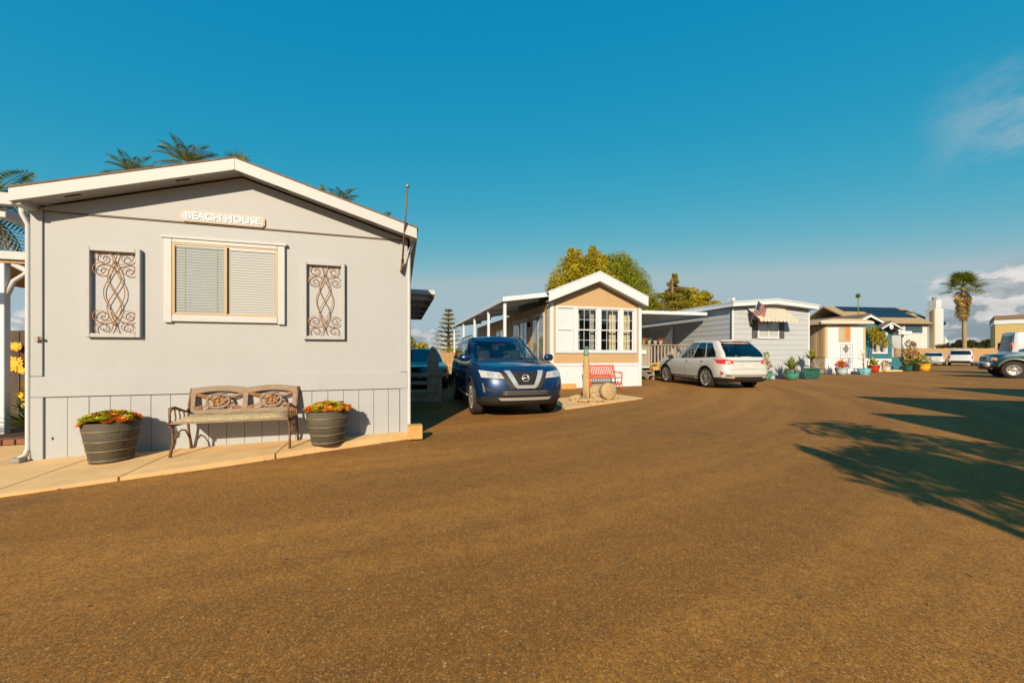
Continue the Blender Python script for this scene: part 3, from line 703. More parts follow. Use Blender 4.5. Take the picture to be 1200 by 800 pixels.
def sf2(s): return 3.02 + (3.80 - 3.02) * (1 - abs(s - 1.75) / 1.9)
# front wall with real openings: piers, sill wall and head above
for x0, x1, z0, z1 in ((0, .25, .9, 2.88), (W2 - .25, W2, .9, 2.88)):
    pass
fw = MB(); fw.prism([(0, 2.86), (W2, 2.86), (W2, sf2(W2)), (1.75, sf2(1.75)), (0, sf2(0))], 0, .12); fw.b2(0, W2, 0, .12, .88, 1.30); fw.b2(0, .24, 0, .12, 1.30, 2.86); fw.b2(W2 - .26, W2, 0, .12, 1.30, 2.86)
part('front_wall', fw, 'tan_siding', T)
for q in range(8):
    xx = .2 + q * .46
    bd('siding_groove', T, 'beige_siding', xx, xx + .012, -.006, -.001, .9, 1.24, .001)
    zt = sf2(xx) - .02
    bd('siding_groove', T, 'beige_siding', xx, xx + .012, -.006, -.001, 2.93, zt, .001)
sw = MB(); sw.b2(0, .12, .121, D2, .2, 3.0); part('side_wall', sw, 'tan_siding', T)
part('back_wall', MB().b2(.12, W2, D2 - .1, D2, .2, 3.0), 'tan_siding', T); part('side_wall', MB().b2(W2 - .12, W2, .121, D2 - .1, .2, 3.0), 'tan_siding', T)
for q in range(22): bd('siding_rib', T, 'tan_siding', -.012, -.001, .25 + q * .58, .29 + q * .58, .35, 2.98, .002)
part('floor', MB().b2(.12, W2 - .12, .125, D2 - .1, .70, .8), 'room_dark', T); part('ceiling', MB().b2(.12, W2 - .12, .125, D2 - .1, 2.93, 2.99), 'curtain_cream', T)
part('room_partition', MB().b2(.13, W2 - .13, 3.6, 3.7, .8, 2.92), 'curtain_grey', T)
bd('corner_trim', T, 'clean_white', -.02, .11, -.03, .14, .9, 3.04, .004); bd('corner_trim', T, 'clean_white', W2 - .10, W2 + .02, -.03, .14, -.05, 3.04, .004)
q = 0; x = 0.0
while x < W2 - .11: x1 = min(x + .30, W2 - .105); bd('skirt_panel', T, 'clean_white', x + .002, x1 - .002, -.012, .05, -.1, .80, .002); x = x1
bd('skirt_cap', T, 'clean_white', -.01, W2 - .102, -.035, -.0, .802, .90, .004)
part('side_skirt', MB().b2(.01, .06, .06, D2, -.1, .2), 'clean_white', T)
rf = MB(); a0, a1 = -.20, W2 + .12
def rz2(s): return sf2(s) + .33
rf.prism([(a0, rz2(a0) - .02), (1.75, rz2(1.75) - .02), (a1, rz2(a1) - .02), (a1, rz2(a1) + .02), (1.75, rz2(1.75) + .02), (a0, rz2(a0) + .02)], -.33, D2 + .2); ro = part('roof', rf, 'white_paint', T)
for s0, s1 in ((a0 + .02, 1.748), (1.752, a1 - .02)):
    part('fascia_board', MB().prism([(s0, sf2(s0) - .01), (s1, sf2(s1) - .01), (s1, rz2(s1) - .022), (s0, rz2(s0) - .022)], -.32, -.285), 'clean_white', ro)
    part('soffit', MB().prism([(s0, sf2(s0) + .01), (s1, sf2(s1) + .01), (s1, sf2(s1) + .03), (s0, sf2(s0) + .03)], -.284, -.001), 'clean_white', ro)
bd('vent_hood', ro, 'metal_grey', W2 + .02, W2 + .12, -.2, .2, 3.32, 3.36, .004)
win = bd('window', T, 'clean_white', .19, 3.43, -.045, -.002, 1.265, 1.335, .004)
bd('window_trim', win, 'clean_white', .19, 3.43, -.045, -.002, 2.845, 2.91, .004)
for a, b in ((.19, .275), (.87, 1.03), (1.79, 1.945), (2.70, 2.86), (3.31, 3.43)): bd('window_trim', win, 'clean_white', a, b, -.042, .09, 1.337, 2.843, .003)
for i, (a, b, nc) in enumerate(((.277, .868, 0), (1.032, 1.788, 3), (1.947, 2.698, 3), (2.862, 3.308, 2))):
    zm = 2.09
    for z0, z1, y in ((1.34, zm + .02, .02), (zm - .02, 2.84, .0)):
        frame_parts(win, 'clean_white', a, b, z0, z1, y + .02, .035, .03, 'sash')
        if nc: muntins(win, 'clean_white', a + .035, b - .035, z0 + .035, z1 - .035, y + .008, nc, 2)
        if i == 0:
            part('shutter_panel', MB().b2(a + .037, b - .037, y + .005, y + .018, z0 + .037, z1 - .037, .002), 'white_paint', win)
        else: part('pane', MB().b2(a + .036, b - .036, y + .010, y + .013, z0 + .036, z1 - .036), 'window_glass', win)
for a, b, m in ((1.02, 1.22, 'curtain_grey'), (1.66, 1.80, 'curtain_grey'), (2.42, 2.70, 'curtain_cream'), (1.95, 2.03, 'curtain_grey'), (2.86, 3.31, 'curtain_cream')): curtain(T, m, a, b, .22, 1.3, 2.85)
# side windows and door under the porch
def side_unit(t0, t1, z0, z1, kind):
    o = part('side_window' if kind != 'door' else 'door', MB().b2(-.03, -.002, t0, t1, z0, z1, .003), 'clean_white', T)
    part('pane', MB().b2(-.036, -.031, t0 + .07, t1 - .07, z0 + .07, z1 - .07), 'window_glass', o)
    part('backing', MB().b2(-.0305, -.0302, t0 + .07, t1 - .07, z0 + .07, z1 - .07), 'curtain_grey' if kind == 'door' else 'curtain_cream', o)
    if kind == 'slide': part('mullion', MB().b2(-.045, -.037, (t0 + t1) / 2 - .03, (t0 + t1) / 2 + .03, z0 + .07, z1 - .07), 'clean_white', o)
side_unit(.55, 1.75, .65, 2.72, 'door'); side_unit(2.45, 3.35, .95, 2.70, 'slide'); side_unit(3.5, 4.4, .65, 2.70, 'door'); side_unit(6.2, 7.6, 1.2, 2.5, 'slide')
pt = part('porch_light', MB().b2(-.11, -.02, 2.08, 2.18, 2.3, 2.5, .01), 'dark', T)
# porch
pc = thing('side_porch', 'long flat white porch roof on five slim posts beside tan home', 'porch', (1.33, 13.0, 0), 16.5)
prf = MB(); prf.add([(-1.68, -.05, 3.06), (-.035, -.05, 3.30), (-.035, 12.8, 3.30), (-1.68, 12.8, 3.06), (-1.68, -.05, 3.10), (-.035, -.05, 3.34), (-.035, 12.8, 3.34), (-1.68, 12.8, 3.10)], [(0, 1, 2, 3), (4, 5, 6, 7), (0, 1, 5, 4), (1, 2, 6, 5), (2, 3, 7, 6), (3, 0, 4, 7)])
part('roof_panel', prf, 'white_paint', pc)
part('front_fascia', MB().prism([(-1.70, 2.97), (-.03, 3.21), (-.03, 3.36), (-1.70, 3.12)], -.09, -.055), 'clean_white', pc)
part('edge_fascia', MB().b2(-1.73, -1.685, -.09, 12.8, 2.97, 3.115, .004), 'clean_white', pc)
for t_ in (.02, 2.45, 5.4, 8.6, 12.4): part('post', MB().b2(-1.67, -1.575, t_, t_ + .095, .1, 2.98, .006), 'clean_white', pc)
part('deck', MB().b2(-1.66, -.02, .1, 12.7, .1, .5), 'deck_grey', pc)
for q in range(5): part('rafter', MB().add([(-1.66, 1 + q * 2.6, 2.94), (-.04, 1 + q * 2.6, 3.18), (-.04, 1.05 + q * 2.6, 3.18), (-1.66, 1.05 + q * 2.6, 2.94), (-1.66, 1 + q * 2.6, 3.05), (-.04, 1 + q * 2.6, 3.29), (-.04, 1.05 + q * 2.6, 3.29), (-1.66, 1.05 + q * 2.6, 3.05)], [(0, 1, 2, 3), (4, 5, 6, 7), (0, 1, 5, 4), (1, 2, 6, 5), (2, 3, 7, 6), (3, 0, 4, 7)]), 'white_paint', pc)
# potted white flowers by the door
# red bench
def red_bench():
    t = thing('red_bench', 'red iron bench with slanted slat back before the tan home', 'bench', (2.98, 12.62, G(3, 12.6)), 16.5)
    for k in range(17):
        x = -.52 + k * .065; part('back_slat', MB().bar((x, .02, .44), (x + .01, .17, .80), .034, .012, (0, 1, 0)), 'red_paint', t)
    part('back_rail', MB().bar((-.58, .17, .805), (.58, .17, .805), .03, .035), 'red_paint', t); part('back_rail', MB().bar((-.56, .02, .43), (.56, .02, .43), .03, .03), 'red_paint', t)
    for k in range(4): part('seat_slat', MB().b2(-.58, .58, -.40 + k * .1, -.315 + k * .1, .39, .412, .003), 'bench_wood', t)
    part('lower_slat', MB().b2(-.5, .5, -.10, -.07, .17, .26, .003), 'bench_wood', t)
    for sx in (-1, 1):
        X = sx * .57
        part('leg', MB().tube([(X + sx * .02, -.42, 0), (X, -.36, .2), (X, -.38, .4), (X, -.40, .56), (X, -.30, .60), (X, -.1, .57), (X, .1, .6)], .018, 6), 'red_paint', t, True)
        part('leg', MB().tube([(X, .12, 0), (X, .02, .22), (X, .02, .42), (X, .17, .81)], .018, 6), 'red_paint', t, True)
        p = [(X, -.34 + .34 * i / 12, .20 + .07 * math.sin(i * 1.1)) for i in range(13)]; part('side_scroll', MB().tube(p, .02, 6), 'red_paint', t, True)
        p = [(X, -.3 + .09 * math.cos(a), .50 + .06 * math.sin(a)) for a in [k * .6 for k in range(10)]]; part('side_scroll', MB().tube(p, .011, 6), 'red_paint', t, True)
red_bench()
bl = part('timber_block', MB().b2(-.28, .28, -.1, .1, 0, .17, .008), 'wood_block'); bl.location = (1.92, 12.9, .03); bl.rotation_euler = (0, 0, R(16.5)); tag(bl, 'pale yellow timber block lying against the tan home skirting', 'block')

# ------------------------------------------------------------------ concrete island, carved post, millstone
pad = MB(); P_ = [(1.15, 8.12), (3.5, 10.05), (2.95, 11.2), (.85, 9.7)]; pad.prism([(x, y) for x, y in P_], -.1, .055, 'z'); structure('island_pavement', pad, 'concrete')
cp = thing('carved_post', 'carved timber post with green pineapple finial beside the stone wheel', 'post', (1.83, 9.25, .055))
part('shaft', MB().lathe([(.092, 0), (.09, .5), (.08, .9), (.068, 1.0), (.05, 1.14)], 10), 'post_wood', cp, True)
for k in range(4): part('shaft_face', MB().box((.068 * math.cos(k * 1.57 + .4), .068 * math.sin(k * 1.57 + .4), .42), (.05, .05, .84), Matrix.Rotation(k * 1.57 + .4, 3, 'Z'), .012), 'post_wood', cp)
part('finial', MB().ico((0, 0, 1.20), .075, 3, .12, 2, (1, 1, 1.35)), 'patina', cp, True)
cr = MB()
for l in range(3):
    for k in range(8):
        a = k * .785 + l * .4; d = .13 - .03 * l; cr.add([(.02 * math.cos(a - .6), .02 * math.sin(a - .6), 1.26), (d * .55 * math.cos(a - .22), d * .55 * math.sin(a - .22), 1.31 + l * .02), (d * math.cos(a), d * math.sin(a), 1.33 + .02 * l), (d * .55 * math.cos(a + .22), d * .55 * math.sin(a + .22), 1.31 + l * .02)], [(0, 1, 2, 3)])
part('finial_crown', cr, 'patina', cp)
ms_ = thing('stone_wheel', 'round pale stone wheel leaning on boulders at the carved post', 'stone', (2.40, 9.62, .055), 20)
part('wheel', MB().lathe([(.04, -.09), (.19, -.09), (.215, -.07), (.22, .07), (.19, .09), (.16, .07), (.08, .065), (.04, .09)], 26, c=(.08, .02, .22), axis='y'), 'stone', ms_, True)
rk = 0
for (x, y, r) in ((2.12, 9.78, .22), (2.30, 10.0, .28), (2.62, 9.98, .22), (2.08, 9.45, .13), (1.72, 9.05, .10), (1.58, 9.22, .12), (1.95, 9.02, .09), (2.12, 9.16, .11), (1.62, 9.46, .13)):
    rk += 1; b_ = part('boulder', MB().ico((0, 0, r * .5), r, rk, .38, 3, (1.1, .85, .72)), 'stone', None, False); b_.location = (x, y, .045)
    tag(b_, 'rough pale brown boulder around the carved post and stone wheel', 'rock', 'boulders around the carved post')

# ------------------------------------------------------------------ grey lap-sided home with striped awning
A3 = 13.5; K3 = thing('grey_mobile_home', 'light grey lap-sided home with low white roof and striped awning', 'house', (9.85, 16.8, .09), A3)
W3, D3 = 4.36, 12.0
def sf3(s): return 3.22 + (3.40 - 3.22) * (1 - abs(s - 2.18) / 2.3)
part('core_wall', MB().prism([(.03, 0), (W3 - .03, 0), (W3 - .03, sf3(W3)), (2.18, sf3(2.18)), (.03, sf3(0))], .03, D3), 'grey_siding', K3)
z = -.08; q = 0
while z < 3.2:
    z1 = min(z + .235, 3.23); mb = MB(); mb.add([(0, -.004, z), (W3, -.004, z), (W3, .010, z1), (0, .010, z1), (0, .03, z), (W3, .03, z), (W3, .03, z1), (0, .03, z1)], [(0, 1, 2, 3), (0, 4, 5, 1), (0, 3, 7, 4), (1, 5, 6, 2), (3, 2, 6, 7), (4, 7, 6, 5)])
    part('siding_board', mb, 'grey_siding', K3)
    mb = MB(); mb.add([(-.004, .031, z), (-.004, D3, z), (.010, D3, z1), (.010, .031, z1), (.03, .031, z), (.03, D3, z), (.03, D3, z1), (.03, .031, z1)], [(0, 1, 2, 3), (0, 4, 5, 1), (0, 3, 7, 4), (1, 5, 6, 2), (3, 2, 6, 7), (4, 7, 6, 5)])
    part('siding_board', mb, 'grey_siding', K3); z = z1; q += 1
bd('corner_trim', K3, 'white_paint', -.02, .07, -.03, .0, -.08, 3.24, .003); bd('corner_trim', K3, 'slate_shutter', -.03, -.006, .0, .06, -.08, 3.24, .003); bd('corner_trim', K3, 'white_paint', W3 - .07, W3 + .02, -.03, .03, -.08, 3.24, .003)
a0, a1 = -.22, W3 + .22; rf = MB()
rf.prism([(a0, sf3(a0) + .02), (2.18, sf3(2.18) + .02), (a1, sf3(a1) + .02), (a1, sf3(a1) + .20), (2.18, sf3(2.18) + .22), (a0, sf3(a0) + .20)], -.30, D3 + .2); ro = part('roof', rf, 'clean_white', K3)
part('gravel_stop', MB().prism([(a0 - .02, sf3(a0) + .19), (2.18, sf3(2.18) + .21), (a1 + .02, sf3(a1) + .19), (a1 + .02, sf3(a1) + .235), (2.18, sf3(2.18) + .255), (a0 - .02, sf3(a0) + .235)], -.33, D3 + .22), 'clean_white', ro)
bd('roof_vent', ro, 'clean_white', -.16, -.02, -.2, .1, 3.50, 3.62, .01)
win = bd('window', K3, 'clean_white', 1.36, 2.56, -.055, -.0, 1.84, 1.93, .003)
for a, b in ((1.36, 1.43), (2.49, 2.56), (1.93, 1.98)): bd('window_frame', win, 'clean_white', a, b, -.05, -.0, 1.932, 2.64, .003)
bd('window_frame', win, 'clean_white', 1.36, 2.56, -.05, -.0, 2.642, 2.70, .003)
part('backing', MB().b2(1.43, 2.49, -.010, -.006, 1.93, 2.64), 'curtain_cream', win)
for a, b in ((1.43, 1.93), (1.98, 2.49)):
    part('pane', MB().b2(a, b, -.034, -.031, 1.93, 2.64), 'window_glass', win)
    for j in range(6): bd('blind_slat', win, 'blind_white', a + .02, b - .02, -.028, -.018, 1.97 + j * .11, 2.04 + j * .11, .001)
for a, b in ((1.07, 1.33), (2.59, 2.86)):
    sh = bd('shutter', K3, 'slate_shutter', a, b, -.05, -.0, 1.87, 2.66, .003)
    for j in range(12): bd('louvre', sh, 'slate_shutter', a + .03, b - .03, -.058, -.049, 1.92 + j * .06, 1.955 + j * .06, .002)
awn = part('awning', MB().bar((.80, -.02, 3.24), (2.96, -.02, 3.24), .03, .03), 'awning_cream', K3)
ns = 20; x0a, x1a = .80, 2.92
for j in range(ns):
    a = x0a + (x1a - x0a) * j / ns; b = x0a + (x1a - x0a) * (j + 1) / ns; m = 'awning_cream' if j % 2 else 'awning_white'; up = .012 if j % 2 else 0
    mb = MB(); mb.add([(a, -.02, 3.22 + up), (b, -.02, 3.22 + up), (b, -.70, 2.66 + up), (a, -.70, 2.66 + up), (b, -.705, 2.56 + up), (a, -.705, 2.56 + up), (a, -.02, 3.21 + up), (b, -.02, 3.21 + up), (b, -.69, 2.652 + up), (a, -.69, 2.652 + up), (b, -.695, 2.56 + up), (a, -.695, 2.56 + up)],
                       [(0, 1, 2, 3), (3, 2, 4, 5), (6, 9, 8, 7), (9, 11, 10, 8), (0, 3, 9, 6), (1, 7, 8, 2), (3, 5, 11, 9), (2, 8, 10, 4), (5, 4, 10, 11)]); part('awning_slat', mb, m, awn)
for xx in (.82, 2.9): part('awning_side', MB().add([(xx, -.02, 3.21), (xx, -.69, 2.652), (xx, -.695, 2.56), (xx + .01, -.02, 3.21), (xx + .01, -.69, 2.652), (xx + .01, -.695, 2.56)], [(0, 1, 2), (3, 5, 4), (0, 3, 4, 1), (1, 4, 5, 2)]), 'awning_cream', awn)
# carport roof between tan and grey home, deck with pickets
cpz = thing('carport', 'flat carport roof over a picketed timber deck beside the lap-sided home', 'carport', (9.85, 16.8, .09), A3)
part('roof_panel', MB().b2(-3.9, -.23, 1.3, 9.5, 3.04, 3.10), 'white_paint', cpz); part('front_fascia', MB().b2(-3.9, -.23, 1.24, 1.295, 2.98, 3.13, .004), 'clean_white', cpz); part('edge_fascia', MB().b2(-3.95, -3.905, 1.24, 9.5, 2.98, 3.13, .004), 'clean_white', cpz)
part('post', MB().b2(-3.85, -3.75, 1.35, 1.45, 0, 3.038, .004), 'clean_white', cpz); part('post', MB().b2(-3.85, -3.75, 7.6, 7.7, 0, 3.038, .004), 'clean_white', cpz)
part('deck', MB().b2(-3.7, -.05, 2.2, 9.0, .45, .58), 'deck_grey', cpz)
for j in range(14):
    xx = -2.66 + j * .187; part('picket', MB().b2(xx, xx + .075, 2.16, 2.19, .45, 1.56, .003), 'deck_grey', cpz)
part('rail', MB().b2(-3.7, -.06, 2.10, 2.24, 1.562, 1.605, .004), 'deck_grey', cpz); part('rail', MB().b2(-2.7, -.06, 2.192, 2.23, .62, .70, .003), 'deck_grey', cpz)
for j in range(6): part('skirt_board', MB().b2(-3.68 + j * .165, -3.53 + j * .165, 2.15, 2.19, .0, 1.56, .003), 'deck_grey', cpz)
part('white_panel', MB().b2(-3.72, -2.95, 2.08, 2.12, 1.14, 1.34, .004), 'clean_white', cpz); part('step', MB().b2(-3.6, -2.6, 1.45, 2.1, .50, .56, .004), 'white_paint', cpz)
for j, (yy, zz) in enumerate(((1.3, .33), (1.08, .16))): part('step', MB().b2(-3.5, -2.65, yy, yy + .3, zz, zz + .05, .004), 'weathered', cpz)
part('stringer', MB().bar((-3.5, 1.1, .08), (-3.5, 2.0, .5), .05, .2), 'weathered', cpz); part('stringer', MB().bar((-2.66, 1.1, .08), (-2.66, 2.0, .5), .05, .2), 'weathered', cpz)
part('back_wall', MB().b2(-3.9, -.03, 9.4, 9.46, 0, 3.03), 'deck_grey', cpz)
dw = part('porch_window', MB().b2(-.05, -.031, 4.0, 6.2, 1.1, 2.7, .004), 'clean_white', cpz); part('pane', MB().b2(-.056, -.0505, 4.1, 6.1, 1.2, 2.6), 'window_glass', dw)
part('stair_rail', MB().bar((-1.3, 2.05, 1.5), (-.5, 2.05, .7), .04, .09), 'slate_shutter', cpz)
# pots on the rail
for j, (xx, m, lm) in enumerate(((-3.35, 'white_pot', 'leaf_lime'), (-3.05, 'wood_block', 'leaf_dry'), (-2.75, 'white_pot', 'leaf_lime'), (-2.42, 'white_pot', None), (-2.12, 'white_pot', 'succ_red'))):
    lab = ['white pot of spreading lime leaves on the deck rail', 'tan pot of dry grass on the deck rail', 'white pot with a small green shrub on the deck rail', 'empty white pot on the deck rail', 'white pot of small red flowers on the deck rail'][j]
    a3 = R(A3); p = Vector((9.85, 16.8, .09)) + Vector((math.cos(a3) * xx - math.sin(a3) * 2.17, math.sin(a3) * xx + math.cos(a3) * 2.17, 1.606))
    t = thing('flower_pot', lab, 'pot', p, 0); part('pot', MB().lathe([(.07, 0), (.10, .17), (.11, .18), (.085, .17), (.05, .15)], 14), m, t, True)
    if lm: part('leaves', leaf_clump((0, 0, .22), (.13, .13, .10), 60, .07, 900 + j), lm, t)
# flag
fl = thing('flag', 'faded stars and stripes flag on an angled staff at lap-sided home', 'flag', (9.85, 16.8, .09), A3)
b0 = Vector((.92, -.06, 2.50)); b1 = Vector((.45, -.95, 3.50)); d_ = (b1 - b0)
part('staff', MB().tube([b0, b1], .014, 7), 'white_paint', fl, True)
def flag_pt(u, v):     # u along staff from tip, v drop
    p = b1 - d_ * (.04 + .56 * u); return (p.x + .50 * v + .03 * math.sin(v * 7 + u * 4), p.y + .05 * v + .05 * math.sin(v * 8 + u * 3), p.z - (.40 + .1 * u) * v - .03 * math.sin(v * 6))
for j in range(13):
    m = 'flag_red' if j % 2 == 0 else 'flag_white'; vs = []; n = 12; u0, u1 = j / 13, (j + 1) / 13; st = 4 if j < 7 else 0
    for i in range(st, n + 1): vs += [flag_pt(u0, i / n), flag_pt(u1, i / n)]
    k_ = n - st; part('stripe', MB().add(vs, [(2 * i, 2 * i + 2, 2 * i + 3, 2 * i + 1) for i in range(k_)]), m, fl, True)
vs = []
for i in range(5):
    for j in range(6): vs.append(flag_pt(j / 5 * 7 / 13, i / 12))
part('canton', MB().add(vs, [(i * 6 + j, i * 6 + j + 1, (i + 1) * 6 + j + 1, (i + 1) * 6 + j) for i in range(4) for j in range(5)]), 'flag_blue', fl, True)
st_ = MB()
for i in range(4):
    for j in range(5):
        c = Vector(flag_pt((j + .5) / 5 * 7 / 13, (i + .5) / 12)); st_.ico(c, .011, sub=1, jit=0)
part('stars', st_, 'flag_white', fl, kind='stuff')
part('wall_lamp', MB().lathe([(.03, 0), (.07, .05), (.07, .16), (.02, .22)], 10, c=(.98, -.10, 2.42)), 'dark', K3, True)

# ------------------------------------------------------------------ small cream and white home
A4 = 8; K4 = thing('cream_mobile_home', 'small white fronted home with cream corners, thick cream roof and orange curtain', 'house', (18.0, 21.6, .085), A4)
W4, D4 = 2.70, 9.0
part('wall', MB().b2(.02, W4 - .02, .02, D4, .0, 2.82), 'clean_white', K4)
for j in range(14): bd('wall_board', K4, 'clean_white', .16 + j * .172, .16 + (j + 1) * .172 - .006, -.006, .019, .93, 2.80, .002)
for a in (.0, W4 - .15): bd('corner_board', K4, 'beige_siding', a, a + .15, -.02, .018, .93, 2.82, .003)
for j in range(13): bd('side_board', K4, 'beige_siding', -.03 + .014 * (j % 2), .019, .03 + j * .24, .03 + (j + 1) * .24 - .01, .93, 2.80, .003)
part('side_board_rear', MB().b2(-.02, .019, 3.2, D4, .93, 2.80), 'beige_siding', K4)
bd('side_opening', K4, 'room_dark', -.06, -.031, .85, 1.6, 1.4, 2.75, .003)
rf = MB(); rf.prism([(-.55, 2.84), (-.5, 3.02), (.2, 3.16), (2.2, 3.16), (2.82, 3.06), (2.86, 2.88)], -.30, D4); ro = part('roof', rf, 'beige_siding', K4); bd('roof_edge', ro, 'awning_white', -.6, 2.9, -.335, -.302, 2.90, 3.02, .006)
for j in range(15): bd('skirt_board', K4, 'clean_white', .02 + j * .178, .02 + (j + 1) * .178 - .006, -.012, .018, -.1, .92, .002)
la = part('lattice', MB().b2(-.012, -.002, .05, 1.8, -.1, .9), 'beige_siding', K4)
for j in range(16):
    for sg in (1, -1):
        z0 = 0; y0 = .05 + j * .115; y1 = y0 + sg * .8
        if .05 <= y1 <= 1.85: part('lattice_strip', MB().bar((-.016 - .006 * (sg > 0), y0, 0), (-.016 - .006 * (sg > 0), y1, .88), .004, .03, (1, 0, 0)), 'clean_white', la)
win = bd('window', K4, 'beige_siding', .90, 1.68, -.04, -.0, 1.86, 1.93, .003)
for a, b in ((.90, .97), (1.61, 1.68), (1.27, 1.31)): bd('window_frame', win, 'beige_siding', a, b, -.04, -.0, 1.932, 2.74, .003)
bd('window_frame', win, 'beige_siding', .9, 1.68, -.04, 0, 2.742, 2.80, .003)
part('backing', MB().b2(.97, 1.61, -.010, -.008, 1.93, 2.74), 'room_dark', win)
for a, b, m in ((.98, 1.27, 'curtain_cream'), (1.31, 1.60, 'curtain_orange')): curtain(win, m, a, b, -.018, 1.94, 2.73, .005, 5)
part('pane', MB().b2(.97, 1.61, -.032, -.030, 1.932, 2.74), 'window_glass', win)
an = thing('diamond_ornament', 'dark diamond ornament hung on the white board wall', 'ornament', (18.0, 21.6, .085), A4)
for j in range(4):
    a = j * math.pi / 2; c = (1.38 + .11 * math.cos(a) * .8, -.03, 1.45 + .15 * math.sin(a) * .8); part('lozenge', MB().box(c, (.12, .02, .12), Matrix.Rotation(R(45), 3, 'Y'), .005), 'metal_grey', an)
part('frame', MB().tube([(1.38 - .17, -.03, 1.45), (1.38, -.03, 1.68), (1.55, -.03, 1.45), (1.38, -.03, 1.22)], .014, 6, closed=True), 'iron_brown', an)
tr = thing('wall_trellis', 'thin white wire trellis on the white board wall', 'trellis', (18.0, 21.6, .085), A4)
for j in range(6): part('wire', MB().b2(1.0 + j * .16, 1.006 + j * .16, -.03, -.024, .35, 1.75), 'metal_grey', tr)
for j in range(7): part('wire', MB().b2(.98, 1.83, -.038, -.032, .5 + j * .2, .506 + j * .2), 'metal_grey', tr)
lw = part('planter_box', MB().b2(1.05, 1.95, -.42, -.16, .02, .34, .01), 'white_paint'); lw.location = (18.0, 21.6, .085); lw.rotation_euler = (0, 0, R(A4)); tag(lw, 'low white timber box against the white board wall', 'box')

# ------------------------------------------------------------------ blue gabled home with sunroom
A5 = 8; K5 = thing('teal_house', 'teal gabled house with white window, sunroom and pale skirting', 'house', (25.4, 27.0, .06), A5)
def sf5(s): return 2.80 + 1.1 * (1 - abs(s) / 2.62)
part('wall', MB().prism([(-2.3, .85), (2.25, .85), (2.25, sf5(2.25)), (0, sf5(0)), (-2.3, sf5(2.3))], 0, 9), 'teal_siding', K5)
for j in range(14):
    z0 = .88 + j * .2; hw = 2.24 if z0 + .2 < 2.9 else max(.1, (3.9 - z0 - .2) / 1.1 * 2.6)
    bd('siding_board', K5, 'teal_siding', -hw, min(hw, 2.24), -.014, -.001, z0 + .005, z0 + .195, .003)
part('skirt', MB().b2(-2.28, 2.24, .01, 8.9, -.1, .85), 'stucco_white', K5)
rf = MB(); rf.prism([(-2.7, sf5(2.7) + .06), (0, sf5(0) + .06), (2.7, sf5(2.7) + .06), (2.7, sf5(2.7) + .16), (0, sf5(0) + .16), (-2.7, sf5(2.7) + .16)], -.35, 9.2); ro = part('roof', rf, 'shingle', K5)
for sg in (-1, 1): part('fascia_board', MB().prism([(sg * 2.66, sf5(2.66) - .10), (sg * .002, sf5(0) - .10), (sg * .002, sf5(0) + .058), (sg * 2.66, sf5(2.66) + .058)], -.38, -.33), 'clean_white', ro)
gb = MB(); gb.prism([(.35, 2.95), (1.25, 3.42), (2.2, 2.93), (2.2, 3.02), (1.25, 3.52), (.35, 3.04)], -.75, -.30); part('dormer_roof', gb, 'shingle', K5)
gb = MB(); gb.prism([(.42, 2.90), (1.25, 3.32), (2.12, 2.90), (2.12, 3.0), (1.25, 3.42), (.42, 3.0)], -.78, -.751); part('dormer_fascia', gb, 'clean_white', K5)
part('dormer_lamp', MB().ico((1.25, -.72, 3.08), .17, 1, .05, 2, (1, .5, 1.2)), 'clean_white', K5, True)
win = bd('window', K5, 'clean_white', .50, 1.80, -.07, -.02, 1.20, 1.32, .003)
bd('window_frame', win, 'clean_white', .5, 1.8, -.07, -.02, 2.62, 2.74, .003)
for a, b in ((.5, .62), (1.68, 1.8), (1.12, 1.18)): bd('window_frame', win, 'clean_white', a, b, -.065, -.02, 1.322, 2.618, .003)
bd('window_frame', win, 'clean_white', .62, 1.68, -.06, -.02, 1.95, 2.0, .003)
part('backing', MB().b2(.62, 1.68, -.024, -.018, 1.32, 2.62), 'room_dark', win); part('pane', MB().b2(.62, 1.68, -.045, -.042, 1.32, 2.62), 'window_glass', win)
curtain(win, 'curtain_cream', .9, 1.12, -.032, 1.33, 2.6, .005, 4); curtain(win, 'curtain_cream', 1.5, 1.68, -.032, 1.33, 2.6, .005, 4)
sr = part('sunroom', MB().b2(2.40, 3.70, .3, 3.5, .0, .95), 'teal_siding', K5)
part('sunroom_roof', MB().b2(2.30, 3.95, -.05, 3.7, 2.60, 2.86, .02), 'clean_white', sr)
for a in (2.40, 3.60): part('sunroom_post', MB().b2(a, a + .1, .3, .4, .95, 2.6, .004), 'clean_white', sr)
for a in (2.40, 3.60): part('sunroom_post', MB().b2(a, a + .1, 3.4, 3.5, .95, 2.6, .004), 'clean_white', sr)
part('sunroom_glass', MB().b2(2.5, 3.6, .33, .345, .952, 2.598), 'window_glass', sr); part('sunroom_glass', MB().b2(3.64, 3.655, .4, 3.4, .952, 2.598), 'window_glass', sr)
part('sunroom_back', MB().b2(2.42, 3.58, 2.6, 2.7, .952, 2.598), 'curtain_grey', sr)
hp = thing('trailing_vine', 'golden trailing vine spilling over the teal house corner', 'vine', (25.4, 27.0, .06), A5)
vm = MB()
for q, (vx, vy, vz, vr) in enumerate(((-.05, -.4, 2.85, .30), (.25, -.45, 2.62, .34), (.10, -.5, 2.25, .26), (.55, -.45, 2.45, .30), (.40, -.5, 2.0, .18), (.85, -.42, 2.55, .26), (1.05, -.42, 2.25, .26), (1.30, -.42, 2.05, .20), (1.15, -.42, 1.75, .13), (.62, -.45, 1.95, .15))): leaf_clump((vx, vy, vz), (vr, vr * .7, vr * 1.2), int(900 * vr), .10, 700 + q, vm)
part('foliage', vm, 'leaf_gold', hp)
part('stem', MB().tube([(.1, -.2, .1), (.15, -.3, 1.2), (.3, -.45, 2.4)], [.04, .03, .015], 6), 'bark', hp, True)
